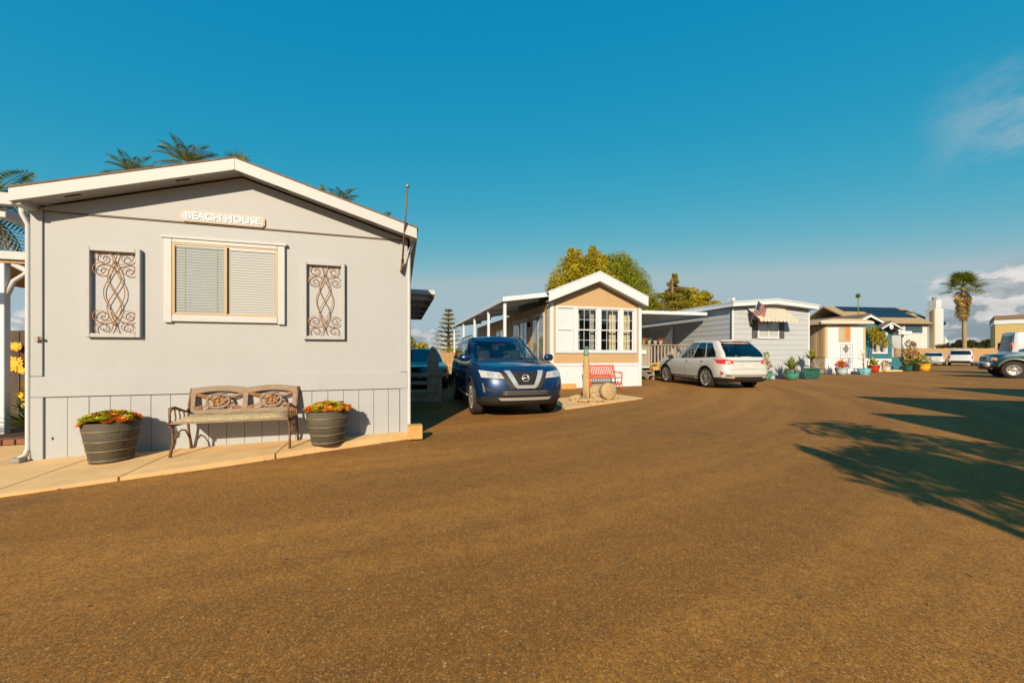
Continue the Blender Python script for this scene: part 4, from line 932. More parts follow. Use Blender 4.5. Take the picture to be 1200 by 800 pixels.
reflection_stand_in = thing('copper_shrub', 'dark copper leaved shrub against the sunroom glass', 'shrub', (29.2, 27.0, .06), 0)  # leaf clumps made up in place of the brown reflection in the glass
vm = MB()
for q, (vx, vy, vz, vr) in enumerate(((-.45, .2, 1.95, .26), (-.2, .2, 1.55, .32), (-.6, .25, 1.35, .24), (-.05, .25, 1.9, .18), (-.35, .2, 1.05, .26), (.1, .2, 1.2, .2))): leaf_clump((vx, vy, vz), (vr, vr * .8, vr), int(500 * vr), .12, 720 + q, vm)
part('foliage', vm, 'leaf_dry', reflection_stand_in); part('stem', MB().tube([(-.3, .2, 0), (-.35, .25, 1.2)], .03, 6), 'bark', reflection_stand_in, True)

# ------------------------------------------------------------------ far fence and the houses behind it
def board_fence(name, label, p, q, h, m, pitch=.30, posts=2.4, railside=-1):
    p = Vector(p); q = Vector(q); d = q - p; l = d.length; an_ = math.degrees(math.atan2(d.y, d.x)); t = thing(name, label, 'fence', p, an_); rnd = random.Random(int(l * 10)); n = int(l / pitch)
    for i in range(n):
        o = part('fence_board', MB().b2(i * pitch + .006, (i + 1) * pitch - .006, -.012, .012, .03, h + rnd.uniform(-.03, .03), .003), m, t)
    for z in (.35, h - .35): part('fence_rail', MB().b2(0, l, .013, .06, z - .045, z + .045, .003), m, t)
    x = 0
    while x <= l: part('fence_post', MB().b2(x - .05, x + .05, .061, .16, 0, h + .06, .004), m, t); x += posts
    return t
board_fence('timber_fence', 'weathered tan board fence behind the parked silver sedan and palm', (46.0, 45.0, 0), (76, 45.4, 0), 1.95, 'fence_wood', .45)
A6 = 8; K6 = thing('two_storey_house', 'white two storey house with tan roof, solar panels and tall chimney', 'house', (57.2, 60.0, 0), A6)
part('wall', MB().b2(-3, 12.0, 0, 9, 0, 6.45), 'stucco_white', K6)
rf = MB(); rf.add([(-3.6, -.8, 6.30), (12.4, -.8, 6.30), (12.4, 4.5, 9.4), (-3.6, 4.5, 9.4), (12.4, 9.8, 6.30), (-3.6, 9.8, 6.30), (-3.6, -.8, 6.12), (12.4, -.8, 6.12), (12.4, 4.5, 9.15), (-3.6, 4.5, 9.15), (12.4, 9.8, 6.12), (-3.6, 9.8, 6.12)],
   [(0, 1, 2, 3), (3, 2, 4, 5), (6, 9, 8, 7), (9, 11, 10, 8), (0, 6, 7, 1), (5, 4, 10, 11), (0, 3, 9, 6), (3, 5, 11, 9), (1, 7, 8, 2), (2, 8, 10, 4)]); ro = part('roof', rf, 'roof_tan', K6)
def roofpt(x, f, o=.08): return (x, -.8 + 5.3 * f - o * .5, 6.30 + 3.1 * f + o)
for (x0, x1, f0, f1) in [(-1.6 + 1.75 * k, .1 + 1.75 * k, .66, .96) for k in range(7)] + [(2.2 + 1.6 * k, 3.75 + 1.6 * k, .30, .64) for k in range(5)] + [(10.9, 11.6, .62, .8), (11.0, 11.8, .3, .45)]:
    mb = MB(); a = [roofpt(x0, f0), roofpt(x1, f0), roofpt(x1, f1), roofpt(x0, f1)]; b = [roofpt(x0, f0, .02), roofpt(x1, f0, .02), roofpt(x1, f1, .02), roofpt(x0, f1, .02)]
    mb.add(a + b, [(0, 1, 2, 3), (4, 7, 6, 5), (0, 4, 5, 1), (1, 5, 6, 2), (2, 6, 7, 3), (3, 7, 4, 0)]); part('solar_panel', mb, 'solar', ro)
ch = part('chimney', MB().b2(10.9, 12.5, -1.1, .25, 0, 8.6, .03), 'stucco_white', K6); part('chimney_cap', MB().b2(11.15, 12.2, -1.05, .1, 8.6, 10.0, .05), 'stucco_white', ch)
part('chimney_stone', MB().b2(10.74, 10.89, -1.05, -.75, 0, 8.4, .04), 'stone', ch); part('chimney_pot', MB().lathe([(.25, 10.0), (.3, 10.3), (.2, 10.5)], 12, c=(11.55, -.5, 0)), 'metal_grey', ch)
part('chimney_shoulder', MB().prism([(12.51, 0), (13.4, 0), (13.4, 3.2), (12.51, 4.1)], -1.25, .5), 'stucco_white', ch)
part('side_lamp', MB().b2(12.51, 12.8, -1.2, -.95, 5.9, 6.5, .04), 'dark', ch)
for a, b in ((2.9, 6.0), (6.6, 9.9)):
    wn_ = part('window', MB().b2(a - .15, b + .15, -.06, -.005, 4.55, 6.1, .01), 'clean_white', K6); part('pane', MB().b2(a, b, -.08, -.065, 4.7, 5.95), 'solar_glass', wn_)
part('lean_roof', MB().prism([(10.8, 2.6), (14.5, 1.4), (14.5, 1.6), (10.8, 2.85)], -2.6, -1.32), 'roof_tan', K6)
K7 = thing('yellow_building', 'flat roofed yellow stucco building with brown parapet behind white van', 'building', (64.6, 50.2, 0), -50)
part('wall', MB().b2(0, 26, 0, 12, 0, 5.2), 'stucco_yellow', K7); part('white_band', MB().b2(-.08, 26, -.08, 12, 5.2, 5.75), 'clean_white', K7); part('parapet', MB().b2(-.1, 26, -.1, 12, 5.75, 6.35), 'brown_fascia', K7)
part('upper_storey', MB().b2(3.2, 26, 1.2, 12, 6.35, 8.2), 'brown_fascia', K7); part('roof_vent', MB().lathe([(.35, 6.35), (.35, 6.9), (.7, 7.1), (.1, 7.3)], 14, c=(5.5, .9, 0)), 'clean_white', K7)
for j in range(4): w_ = part('window', MB().b2(3 + j * 5, 5 + j * 5, -.05, -.005, 2, 3.6, .01), 'clean_white', K7); part('pane', MB().b2(3.1 + j * 5, 4.9 + j * 5, -.07, -.055, 2.1, 3.5), 'solar_glass', w_)

# ------------------------------------------------------------------ homes on the near side of the lane, beyond the frame
def side_home(px, py, h, wd, ln, label, m):
    t = thing('lane_home', label, 'house', (px, py, 0), -20)     # gable centre; local y across the gable, x away from lane
    hw = wd / 2; ev = h - 1.15
    part('wall', MB().prism([(-hw + .15, 0), (hw - .15, 0), (hw - .15, ev), (0, h - .25), (-hw + .15, ev)], .3, ln, 'x'), m, t)
    part('roof', MB().prism([(-hw, ev), (0, h - .15), (hw, ev), (hw, ev + .14), (0, h), (-hw, ev + .14)], 0, ln + .3, 'x'), 'shingle', t)
    wn_ = part('window', MB().b2(.24, .295, -.6, .6, 1.3, 2.3, .01), 'clean_white', t); part('pane', MB().b2(.22, .235, -.5, .5, 1.4, 2.2), 'solar_glass', wn_)
side_home(8.2, 2.75, 4.0, 3.9, 13, 'white gabled home across the lane from the tan home', 'white_paint')
side_home(13.3, 6.15, 3.6, 3.5, 12, 'beige gabled home across the lane from the lap-sided home', 'beige_siding')
side_home(5.65, -1.9, 4.9, 4.0, 13, 'grey gabled home across the lane from the name board home', 'grey_siding')
lp = thing('lane_lamp', 'plain timber lane lamp post with square lantern', 'lamp post', (2.36, -4.1, 0)); part('pole', MB().tube([(0, 0, 0), (0, 0, 4.25)], [.075, .06], 10), 'weathered', lp, True); part('lantern', MB().prism([(-.11, 4.15), (.11, 4.15), (.14, 4.5), (0, 4.68), (-.14, 4.5)], -.12, .12), 'metal_grey', lp)

# ------------------------------------------------------------------ corner garden left of the grey home
board_fence('garden_fence', 'dark stained board fence with sunflower ornaments in the corner garden', (-11.4, 6.3, 0), (-8.05, 7.6, 0), 1.66, 'fence_dark', .16, 1.7)
def sunflower(x, y, z, r, label, petals=14):
    t = thing('sunflower_ornament', label, 'ornament', (x, y, z), 21)
    part('disc', MB().lathe([(r * .5, -.02), (r * .5, .0), (r * .3, .012)], 16, axis='y', c=(0, -.03, 0)), 'sunflower', t)
    for k in range(petals):
        a = 2 * math.pi * k / petals; rr = r * (1 + .12 * ((k * 7) % 3 - 1)); c, s = math.cos(a), math.sin(a)
        def q(d, w): return (c * d - s * w, -.035 - .01 * (k % 2), s * d + c * w)
        part('petal', MB().add([q(r * .4, -.02), q(r * .75, -r * .14), q(rr, 0), q(r * .75, r * .14), q(r * .4, .02)], [(0, 1, 2, 3, 4)]), 'sunflower', t)
for a_ in ((-9.281, 7.047, 1.364, 0.095, 'round yellow sunflower ornament high on the dark fence'), (-9.307, 7.036, 1.044, 0.15, 'ragged large yellow sunflower ornament on the dark fence'), (-9.201, 7.078, 0.914, 0.07, 'small yellow sunflower ornament low on the dark fence')): sunflower(*a_)
ed = thing('brick_edging', 'row of old red bricks edging the corner garden bed', 'edging', h1(-2.6, 1.05, .03), 16.5)
for j in range(18): part('brick', MB().b2(j * .125, j * .125 + .115, -.1 + .01 * (j % 3), .1, 0, .07, .006), 'brick_red', ed)
bedm = MB(); bedm.b2(-2.7, -.25, 1.17, 4.0, -.05, .06); bo = structure('garden_bed', bedm, 'soil'); bo.location = L1; bo.rotation_euler = (0, 0, ang1)
# ------------------------------------------------------------------ vehicles
def interp(tab, x):
    if x <= tab[0][0]: return tab[0][1]
    for (a, b), (c, d) in zip(tab, tab[1:]):
        if x <= c: return b + (d - b) * (x - a) / (c - a)
    return tab[-1][1]
def sinterp(tab, x):
    if x <= tab[0][0]: return tab[0][1]
    for i in range(len(tab) - 1):
        (a, b), (c, d) = tab[i], tab[i + 1]
        if x <= c:
            h = c - a; t = (x - a) / h
            m0 = (d - tab[i - 1][1]) / (c - tab[i - 1][0]) * h if i > 0 else (d - b)
            m1 = (tab[i + 2][1] - b) / (tab[i + 2][0] - a) * h if i + 2 < len(tab) else (d - b)
            return (2 * t ** 3 - 3 * t * t + 1) * b + (t ** 3 - 2 * t * t + t) * m0 + (-2 * t ** 3 + 3 * t * t) * d + (t ** 3 - t * t) * m1
    return tab[-1][1]
class Car:
    """lower body: horizontal slices between sill and shoulder line; greenhouse above it"""
    def __init__(s, L, W, zb, xf, xr, w, h, gh, wb, fo, wr, cfront=None, crear=None):
        s.L, s.W, s.zb, s.xf, s.xr, s.w, s.h, s.gh = L, W, zb, xf, xr, w, h, gh; s.wb = wb; s.fx = L / 2 - fo; s.rx = s.fx - wb; s.wr = wr
        s.cf = cfront or [(0, 0), (.30, -.010), (.55, -.04), (.74, -.10), (.88, -.20), (.96, -.34), (1.0, -.60)]       # |y|/w -> dx from nose
        s.cr = crear or [(0, 0), (.35, .006), (.60, .025), (.80, .07), (.91, .15), (.975, .28), (1.0, .50)]
    def X(s, v): return s.L / 2 + sinterp(s.xf, v), -s.L / 2 + sinterp(s.xr, v)
    def wid(s, v): return s.W / 2 * sinterp(s.w, v)
    def half(s, v, n=26):
        a, b = s.X(v); wv = s.wid(v); P = []
        fy = [(i / 12) ** .8 for i in range(13)]
        fy = sorted(set([round(math.sin(math.pi / 2 * i / 14), 5) for i in range(15)]))
        for f in fy: P.append((a + sinterp(s.cf, f), wv * f))
        x0 = P[-1][0]; R_ = [(b + sinterp(s.cr, f), wv * f) for f in reversed(fy)]; x1 = R_[0][0]
        for i in range(1, n): P.append((x0 + (x1 - x0) * i / n, wv))
        return P + R_
    def ring(s, v):
        return [(x, y, s.zb + v * (s.h_(x) - s.zb)) for x, y in s.half(v)]
    def h_(s, x): return sinterp(s.h, x)
    def v_of(s, x, z): return max(0, min(1, (z - s.zb) / (s.h_(x) - s.zb)))
    def front(s, y, z, o=.006):
        x = s.L / 2 - .1
        for _ in range(6):
            v = s.v_of(x, z); x = s.X(v)[0] + sinterp(s.cf, min(1, abs(y) / s.wid(v)))
        return (x + o, y, z)
    def rear(s, y, z, o=.006):
        x = -s.L / 2 + .1
        for _ in range(6):
            v = s.v_of(x, z); x = s.X(v)[1] + sinterp(s.cr, min(1, abs(y) / s.wid(v)))
        return (x - o, y, z)
    def side(s, x, z, sg, o=.006):
        v = s.v_of(x, z); a, b = s.X(v); wv = s.wid(v); f = 1
        for tab, d in ((s.cf, x - a), (s.cr, x - b)):
            lo, hi = 0, 1
            if (tab is s.cf and d > tab[-1][1]) or (tab is s.cr and d < tab[-1][1]):
                for _ in range(24):
                    m = (lo + hi) / 2; q = sinterp(tab, m)
                    if (q > d) == (tab is s.cf): lo = m
                    else: hi = m
                f = lo
        return (x, sg * (wv * f + o), z)
def patch(fn, quads, n=6, m=4, thick=0):
    mb = MB()
    for q in quads:
        vs = []
        for j in range(m + 1):
            for i in range(n + 1):
                a, b = i / n, j / m
                p = [(q[0][k] * (1 - a) + q[1][k] * a) * (1 - b) + (q[3][k] * (1 - a) + q[2][k] * a) * b for k in (0, 1)]; vs.append(fn(*p))
        mb.add(vs, [(j * (n + 1) + i, j * (n + 1) + i + 1, (j + 1) * (n + 1) + i + 1, (j + 1) * (n + 1) + i) for j in range(m) for i in range(n)])
    return mb
def wheel(parent, x, y, r, sg, wd, spokes, rimm='alloy', rr=.68, steel=False):
    t = part('wheel', MB().lathe([(r * rr, -wd / 2 + .01), (r * .93, -wd / 2), (r * .985, -wd / 2 + .02), (r, -wd / 2 + .05), (r, wd / 2 - .05), (r * .985, wd / 2 - .02), (r * .93, wd / 2), (r * rr, wd / 2 - .01)], 40, axis='y', capb=False, capt=False), 'rubber', parent, True)
    t.location = (x, y, r)
    R_ = r * rr; o = sg * (wd / 2 - .012)
    rm = MB(); rm.lathe([(R_ + .004, o), (R_ - .004, o + sg * .008), (R_ - .03, o - sg * .004), (R_ - .035, o - sg * .06)], 40, axis='y', capb=False, capt=False)
    if steel:
        rm.lathe([(R_ - .03, o - sg * .03), (R_ * .75, o - sg * .005), (R_ * .45, o - sg * .02), (R_ * .3, o + sg * .012), (.01, o + sg * .015)], 40, axis='y', capb=False, capt=False)
        for k in range(6):
            a = k * math.pi / 3; dk = MB()
    else:
        for k in range(spokes):
            a = 2 * math.pi * k / spokes; c, s_ = math.cos(a), math.sin(a)
            for da in (-.11, .11):
                rm.bar((R_ * .16 * math.cos(a + da), o - sg * .018, R_ * .16 * math.sin(a + da)), (R_ * .97 * math.cos(a + da * 1.5), o - sg * .008, R_ * .97 * math.sin(a + da * 1.5)), .02, R_ * .11, (0, 1, 0))
        rm.lathe([(R_ * .22, o - sg * .03), (R_ * .2, o), (R_ * .1, o + sg * .004), (.005, o + sg * .005)], 20, axis='y')
    part('rim', rm, rimm, t, not steel and False)
    part('brake_disc', MB().lathe([(R_ * .96, o - sg * .07), (.01, o - sg * .07)], 24, axis='y', capb=False, capt=False), 'cladding', t)
    if steel:
        hm = MB()
        for k in range(6):
            a = k * math.pi / 3; hm.lathe([(R_ * .12, o + sg * .003), (.002, o + sg * .004)], 10, c=(R_ * .62 * math.cos(a), 0, R_ * .62 * math.sin(a)), axis='y', capb=False, capt=False)
        part('rim_hole', hm, 'dark', t)
    return t
def build_body(t, c, paint, clad_v=.2, arch=1.14, clad='cladding'):
    vs = [0, .05, .1, clad_v, clad_v + .02] + [clad_v + .02 + (1 - clad_v - .02) * i / 11 for i in range(1, 12)]
    rings = [c.ring(v) for v in vs]; n = len(rings[0]); full = []
    for r in rings: full.append(r + [(x, -y, z) for x, y, z in reversed(r[1:-1])])
    m = len(full[0]); V = [p for r in full for p in r]; F = []; MI = []
    for j in range(len(vs) - 1):
        for i in range(m): F.append((j * m + i, j * m + (i + 1) % m, (j + 1) * m + (i + 1) % m, (j + 1) * m + i)); MI.append(1 if vs[j] < clad_v - .001 else 0)
    # bottom and crowned top
    K = 8
    for lev, mi in ((0, 1), (len(vs) - 1, 0)):
        prev = None
        for i in range(n):
            x, y, z = full[lev][i]; row = []
            for k in range(K + 1):
                f = 1 - 2 * k / K
                if k == 0: row.append(lev * m + i)
                elif k == K: row.append(lev * m + ((m - i) % m))
                else:
                    cr = .035 * (1 - f * f) * min(1, y / .5) if lev else 0; row.append(len(V)); V.append((x, y * f, z + cr))
            if i in (0, n - 1): row = [lev * m + (0 if i == 0 else n - 1)] * (K + 1)
            if prev:
                for k in range(K):
                    q = [prev[k], prev[k + 1], row[k + 1], row[k]]; q2 = []
                    for a in q:
                        if a not in q2: q2.append(a)
                    if len(q2) > 2: F.append(tuple(q2)); MI.append(mi)
            prev = row
    me = bpy.data.meshes.new('body'); me.from_pydata(V, [], F); me.materials.append(MATS[paint]); me.materials.append(MATS[clad])
    for p, i in zip(me.polygons, MI): p.material_index = i; p.use_smooth = True
    bm = bmesh.new(); bm.from_mesh(me); bmesh.ops.remove_doubles(bm, verts=bm.verts, dist=.0005); bmesh.ops.recalc_face_normals(bm, faces=bm.faces); bm.to_mesh(me); bm.free()
    o = bpy.data.objects.new('body', me); COL.objects.link(o)
    cm = MB()
    for ax in (c.fx, c.rx):
        for sg in (-1, 1):
            cm.lathe([(c.wr * arch, sg * (c.W / 2 - .36)), (c.wr * arch, sg * (c.W / 2 + .1))], 40, c=(ax, 0, c.wr * 1.02), axis='y')
    cme = cm.mesh('cut', MATS[clad]); co = bpy.data.objects.new('cut', cme); COL.objects.link(co)
    md = o.modifiers.new('b', 'BOOLEAN'); md.operation = 'DIFFERENCE'; md.object = co; md.solver = 'EXACT'
    try: md.material_mode = 'TRANSFER'
    except Exception: pass
    dg = bpy.context.evaluated_depsgraph_get(); dg.update(); me2 = bpy.data.meshes.new_from_object(o.evaluated_get(dg))
    bpy.data.objects.remove(o); bpy.data.objects.remove(co)
    # split into paint and cladding
    for nm, pick in (('body', 0), ('sill_cladding', 1)):
        bm = bmesh.new(); bm.from_mesh(me2)
        def cl(f):
            return f.material_index
        dele = [f for f in bm.faces if (cl(f) == 0) != (pick == 0)]
        bmesh.ops.delete(bm, geom=dele, context='FACES')
        for e in bm.edges:
            if len(e.link_faces) == 2 and e.calc_face_angle(0) > R(38): e.smooth = False
        for f in bm.faces: f.smooth = True; f.material_index = 0
        mm = bpy.data.meshes.new(nm); bm.to_mesh(mm); bm.free(); mm.materials.append(MATS[paint if pick == 0 else clad]); obj(nm, mm, t)
    # arch lips
    for ax in (c.fx, c.rx):
        for sg in (-1, 1):
            P = []
            for k in range(17):
                a = math.pi * (k / 16) * 1.12 - .19
                x = ax + c.wr * arch * math.cos(a); z = c.wr * 1.02 + c.wr * arch * math.sin(a)
                if z > c.zb + .02: P.append(c.side(x, z, sg, .002))
            if len(P) > 2: part('arch_lip', MB().tube(P, .020, 6), clad, t, True)
def greenhouse(t, c, paint, glass, glass_rear=None):
    g = c.gh   # dict: xf,xr tables over v (absolute x), w table, roof z table over x, segs
    vs = [0, .07] + [.07 + .80 * i / 5 for i in range(1, 6)] + [.94, 1.0]
    sub = 3; tags = []; 
    def ringpts(v):
        a, b, w = interp(g['xf'], v), interp(g['xr'], v), interp(g['w'], v) * c.W / 2; P = []
        fc = a - g['cf']; rc = b + g['cr']; base = []
        for f, tg in [(0, 'windshield'), (.3, 'windshield'), (.55, 'windshield'), (.74, 'windshield'), (.86, 'pillar')]: base.append((a - g['cf'] * (.45 * f ** 2 + .55 * f ** 6) , w * f, tg))
        base.append((a - g['cf'] * .62, w * .955, 'pillar'))
        for fr, tg in g['side']: base.append((fc + (rc - fc) * fr, w * (.99 if fr == 0 else 1), tg))
        base.append((b + g['cr'] * .45, w * .965, 'pillar'))
        for f, tg in [(.86, 'rear_window'), (.6, 'rear_window'), (.3, 'rear_window'), (0, 'end')]: base.append((b + g['cr'] * .35 * f ** 3, w * f, tg))
        out = []
        for (x0, y0, tg), (x1, y1, _) in zip(base, base[1:]):
            for k in range(sub): f = k / sub; out.append((x0 + (x1 - x0) * f, y0 + (y1 - y0) * f, tg))
        out.append(base[-1]); return out
    rings = []
    for v in vs:
        r = []
        for x, y, tg in ringpts(v):
            zb = c.h_(max(-c.L / 2 + .02, min(c.L / 2 - .2, x))) - .02; zr = sinterp(g['roof'], x); r.append((x, y, zb + (zr - zb) * v, tg))
        rings.append(r)
    n = len(rings[0]); groups = {}
    def addq(key, q): groups.setdefault(key, MB()).add(q, [(0, 1, 2, 3)])
    for sg in (1, -1):
        for j in range(len(vs) - 1):
            for i in range(n - 1):
                tg = rings[j][i][3]; gl = 1 <= j < len(vs) - 3 and tg not in ('pillar', 'end', 'body')
                q = [rings[j][i], rings[j][i + 1], rings[j + 1][i + 1], rings[j + 1][i]]; q = [(p[0], sg * p[1], p[2]) for p in q]
                if gl:
                    key = (tg,) if tg in ('windshield', 'rear_window') else (tg, sg); addq(key, q)
                else: addq(('pillars',), q)
    top = rings[-1]; K = 8; rows = []
    mb = groups.setdefault(('roof',), MB())
    for x, y, z, _ in top: rows.append([(x, y * (1 - 2 * k / K), z + .045 * (1 - (1 - 2 * k / K) ** 2) * min(1, y / .4)) for k in range(K + 1)])
    for a, b in zip(rows, rows[1:]):
        for k in range(K): mb.add([a[k], a[k + 1], b[k + 1], b[k]], [(0, 1, 2, 3)])
    for key, mb in groups.items():
        me_m = paint if key[0] in ('pillars', 'roof') else (glass_rear if glass_rear and key[0] in ('rear_window', 'rear_door_window', 'quarter_window') else glass)
        nm = key[0] if key[0] != 'pillars' else 'window_pillars'
        o = part(nm, mb, me_m, t, True)
        bm = bmesh.new(); bm.from_mesh(o.data); bmesh.ops.remove_doubles(bm, verts=bm.verts, dist=.001); bmesh.ops.recalc_face_normals(bm, faces=bm.faces)
        for e in bm.edges:
            if len(e.link_faces) == 2 and e.calc_face_angle(0) > R(40): e.smooth = False
        bm.to_mesh(o.data); bm.free()
        if key[0] == 'windshield':
            for v in o.data.vertices: v.co.x -= .006
    # seats inside
    for (x, y) in g['seats']:
        zb = c.h_(x); st = part('seat', MB().box((x, y, zb + .08), (.14, .44, .34), Matrix.Rotation(R(-12), 3, 'Y'), .05), 'seat', t, True); part('headrest', MB().box((x - .06, y, zb + .32), (.10, .25, .15), None, .04), 'seat', st, True)
def mirror(t, c, x, z, sg, m, sc=1):
    y = sg * (c.W / 2 * .97); o = part('mirror', MB().box((x, y + sg * .09 * sc, z), (.13 * sc, .22 * sc, .15 * sc), Matrix.Rotation(sg * R(12), 3, 'Z'), .045 * sc), m, t, True); part('mirror_arm', MB().bar((x, y - sg * .06, z - .05), (x, y + sg * .03, z - .04), .06, .04), 'cladding', o)
def handles(t, c, xs_, z, m):
    for x in xs_:
        for sg in (-1, 1):
            p = c.side(x, z, sg, .012); part('door_handle', MB().box(p, (.17, .03, .028), None, .01), m, t, True)
def door_lines(t, c, xs_, z0, z1):
    for x in xs_:
        for sg in (-1, 1):
            P = [c.side(x, z0 + (z1 - z0) * k / 8, sg, -.001) for k in range(9)]; part('door_seam', MB().tube(P, .004, 4), 'dark', t)
SUVSIDE = [(0, 'pillar'), (.035, 'front_door_window'), (.36, 'pillar'), (.385, 'rear_door_window'), (.70, 'pillar'), (.73, 'quarter_window'), (.97, 'pillar'), (1, 'pillar')]
def suv_spec(L, W, H, wb, fo, wr, hood=.95, cowl=1.08, belt=1.06, wsx=.95, roofx=.15, rearx=.1):
    h = L / 2
    return dict(L=L, W=W, zb=.24,
        xf=[(0, -.16), (.08, -.07), (.25, -.02), (.4, 0), (.6, -.01), (.8, -.05), (.93, -.12), (1, -.22)],
        xr=[(0, .14), (.1, .05), (.3, .0), (.45, .015), (.6, .05), (.8, .07), (1, .12)],
        w=[(0, .90), (.15, .965), (.35, .985), (.55, 1.0), (.75, .99), (.9, .965), (1, .915)],
        h=[(-h, belt + .06), (-h + .6, belt + .05), (0, belt), (wsx - .05, cowl), (h - .75, (cowl + hood) / 2 + .03), (h - .3, hood + .015), (h, hood - .04)],
        gh=dict(xf=[(0, wsx + .12), (1, roofx)], xr=[(0, -h + .10), (.5, -h + .20), (1, -h + rearx + .32)], w=[(0, .925), (.5, .86), (1, .73)], cf=.42, cr=.3,
                roof=[(-h, H - .13), (-h + .9, H - .05), (-.3, H - .04), (roofx, H - .07), (roofx + .3, H - .12)], side=SUVSIDE, seats=[(-.05, .38), (-.05, -.38), (-1.0, .4), (-1.0, 0), (-1.0, -.4)]),
        wb=wb, fo=fo, wr=wr)
# --- blue crossover, nose to the lane
def blue_suv():
    t = thing('blue_suv', 'dark blue crossover with chrome grille parked nose out by the tan home', 'car', (-.36, 9.07, .02), math.degrees(math.atan2(-.961, .276)))
    c = Car(**suv_spec(4.50, 1.76, 1.64, 2.62, .92, .345, .93, 1.06, 1.05, 1.0, .22)); build_body(t, c, 'car_blue', .20); greenhouse(t, c, 'car_blue', 'car_glass')
    for x in (c.fx, c.rx):
        for sg in (-1, 1): wheel(t, x, sg * .765, .345, sg, .215, 10)
    F = c.front
    for sg in (-1, 1):
        hl = part('headlight', patch(F, [[(sg * .37, .755), (sg * .79, .775), (sg * .815, .905), (sg * .47, .865)]], 10, 4), 'lamp_clear', t, True)
        part('lamp_reflector', patch(lambda y, z: F(y, z, .010), [[(sg * .40, .785), (sg * .52, .79), (sg * .52, .835), (sg * .43, .83)]], 4, 2), 'chrome', hl, True)
        part('lamp_lens', patch(lambda y, z: F(y, z, .010), [[(sg * .57, .79), (sg * .69, .80), (sg * .69, .875), (sg * .58, .86)]], 4, 2), 'chrome', hl, True)
        part('turn_signal', patch(lambda y, z: F(y, z, .011), [[(sg * .44, .79), (sg * .53, .79), (sg * .51, .815), (sg * .45, .81)]], 3, 2), 'lamp_amber', hl, True)
        part('chrome_wing', patch(lambda y, z: F(y, z, .030), [[(sg * .13, .60), (sg * .215, .60), (sg * .385, .90), (sg * .275, .90)]], 4, 6), 'chrome', t, True)
        part('grille_wing', patch(lambda y, z: F(y, z, .012), [[(sg * .20, .56), (sg * .30, .58), (sg * .455, .86), (sg * .37, .90)]], 4, 5), 'cladding', t, True)
        part('fog_recess', patch(F, [[(sg * .52, .50), (sg * .76, .54), (sg * .78, .66), (sg * .74, .60)]], 5, 3), 'cladding', t, True)
        part('fog_bezel', patch(lambda y, z: F(y, z, .012), [[(sg * .73, .50), (sg * .765, .51), (sg * .785, .67), (sg * .765, .67)]], 2, 3), 'metal_grey', t, True)
        mirror(t, c, .98, 1.13, sg, 'car_blue')
        part('roof_rail', MB().tube([(.10, sg * .60, 1.60), (-.1, sg * .61, 1.655), (-1.4, sg * .60, 1.645), (-1.65, sg * .59, 1.60)], .018, 6), 'metal_grey', t, True)
        P = [c.side(x, .33, sg, .006) for x in [c.rx + .45 + (c.wb - .9) * k / 6 for k in range(7)]]; part('sill_strip', MB().tube(P, .016, 5), 'chrome', t, True)
    gr = part('grille', patch(lambda y, z: F(y, z, .008), [[(-.19, .62), (.19, .62), (.30, .875), (-.30, .875)]], 8, 5), 'dark', t, True)
    for k in range(7):
        z = .66 + k * .032; hw = .17 + .12 * (z - .62) / .26; part('grille_bar', MB().tube([F(y, z, .014) for y in (-hw, -hw / 2, 0, hw / 2, hw)], .006, 5), 'cladding', gr, True)
    for k in range(9):
        y = -.24 + k * .06; part('grille_bar', MB().tube([F(y * .75, .64, .012), F(y, .87, .012)], .005, 5), 'cladding', gr, True)
    part('chrome_base', patch(lambda y, z: F(y, z, .032), [[(-.18, .575), (.18, .575), (.215, .635), (-.215, .635)]], 6, 2), 'chrome', t, True)
    # round emblem with a bar across
    em = part('emblem', MB().tube([F(.065 * math.cos(a), .76 + .058 * math.sin(a), .022) for a in [k * math.pi / 10 for k in range(20)]], .009, 6, closed=True), 'chrome', gr, True); part('emblem_bar', MB().tube([F(-.085, .76, .026), F(.085, .76, .026)], .012, 6), 'chrome', em, True)
    part('lower_grille', patch(lambda y, z: F(y, z, .007), [[(-.54, .425), (.54, .425), (.42, .55), (-.42, .55)]], 10, 3), 'dark', t, True)
    for z in (.475, .515): part('grille_bar', MB().tube([F(y, z, .014) for y in [-.44 + .088 * k for k in range(11)]], .007, 5), 'metal_grey', t, True)
    part('lower_valance', patch(lambda y, z: F(y, z, .010), [[(-.78, .27), (.78, .27), (.80, .42), (-.80, .42)]], 16, 4), 'cladding', t, True)
    part('skid_plate', patch(lambda y, z: F(y, z, .02), [[(-.46, .355), (.46, .355), (.52, .405), (-.52, .405)]], 10, 2), 'chrome', t, True)
    handles(t, c, (-.12, -1.0), .93, 'car_blue'); door_lines(t, c, (1.02, .02, -.95), .38, 1.02)
    part('dashboard', MB().box((.72, 0, 1.09), (.35, 1.25, .06), None, .02), 'seat', t)
    part('steering_wheel', MB().tube([(.52 + .03 * math.sin(a), .37 + .17 * math.cos(a), 1.14 + .15 * math.sin(a)) for a in [k * .4488 for k in range(14)]], .014, 6, closed=True), 'cladding', t, True)
    part('rearview_mirror', MB().box((.36, 0, 1.42), (.03, .22, .06), None, .01), 'cladding', t)
    for k in (-.12, .34): part('wiper', MB().bar(( 1.0, k, 1.085), (.93, k + .48, 1.13), .02, .012), 'dark', t)
blue_suv()
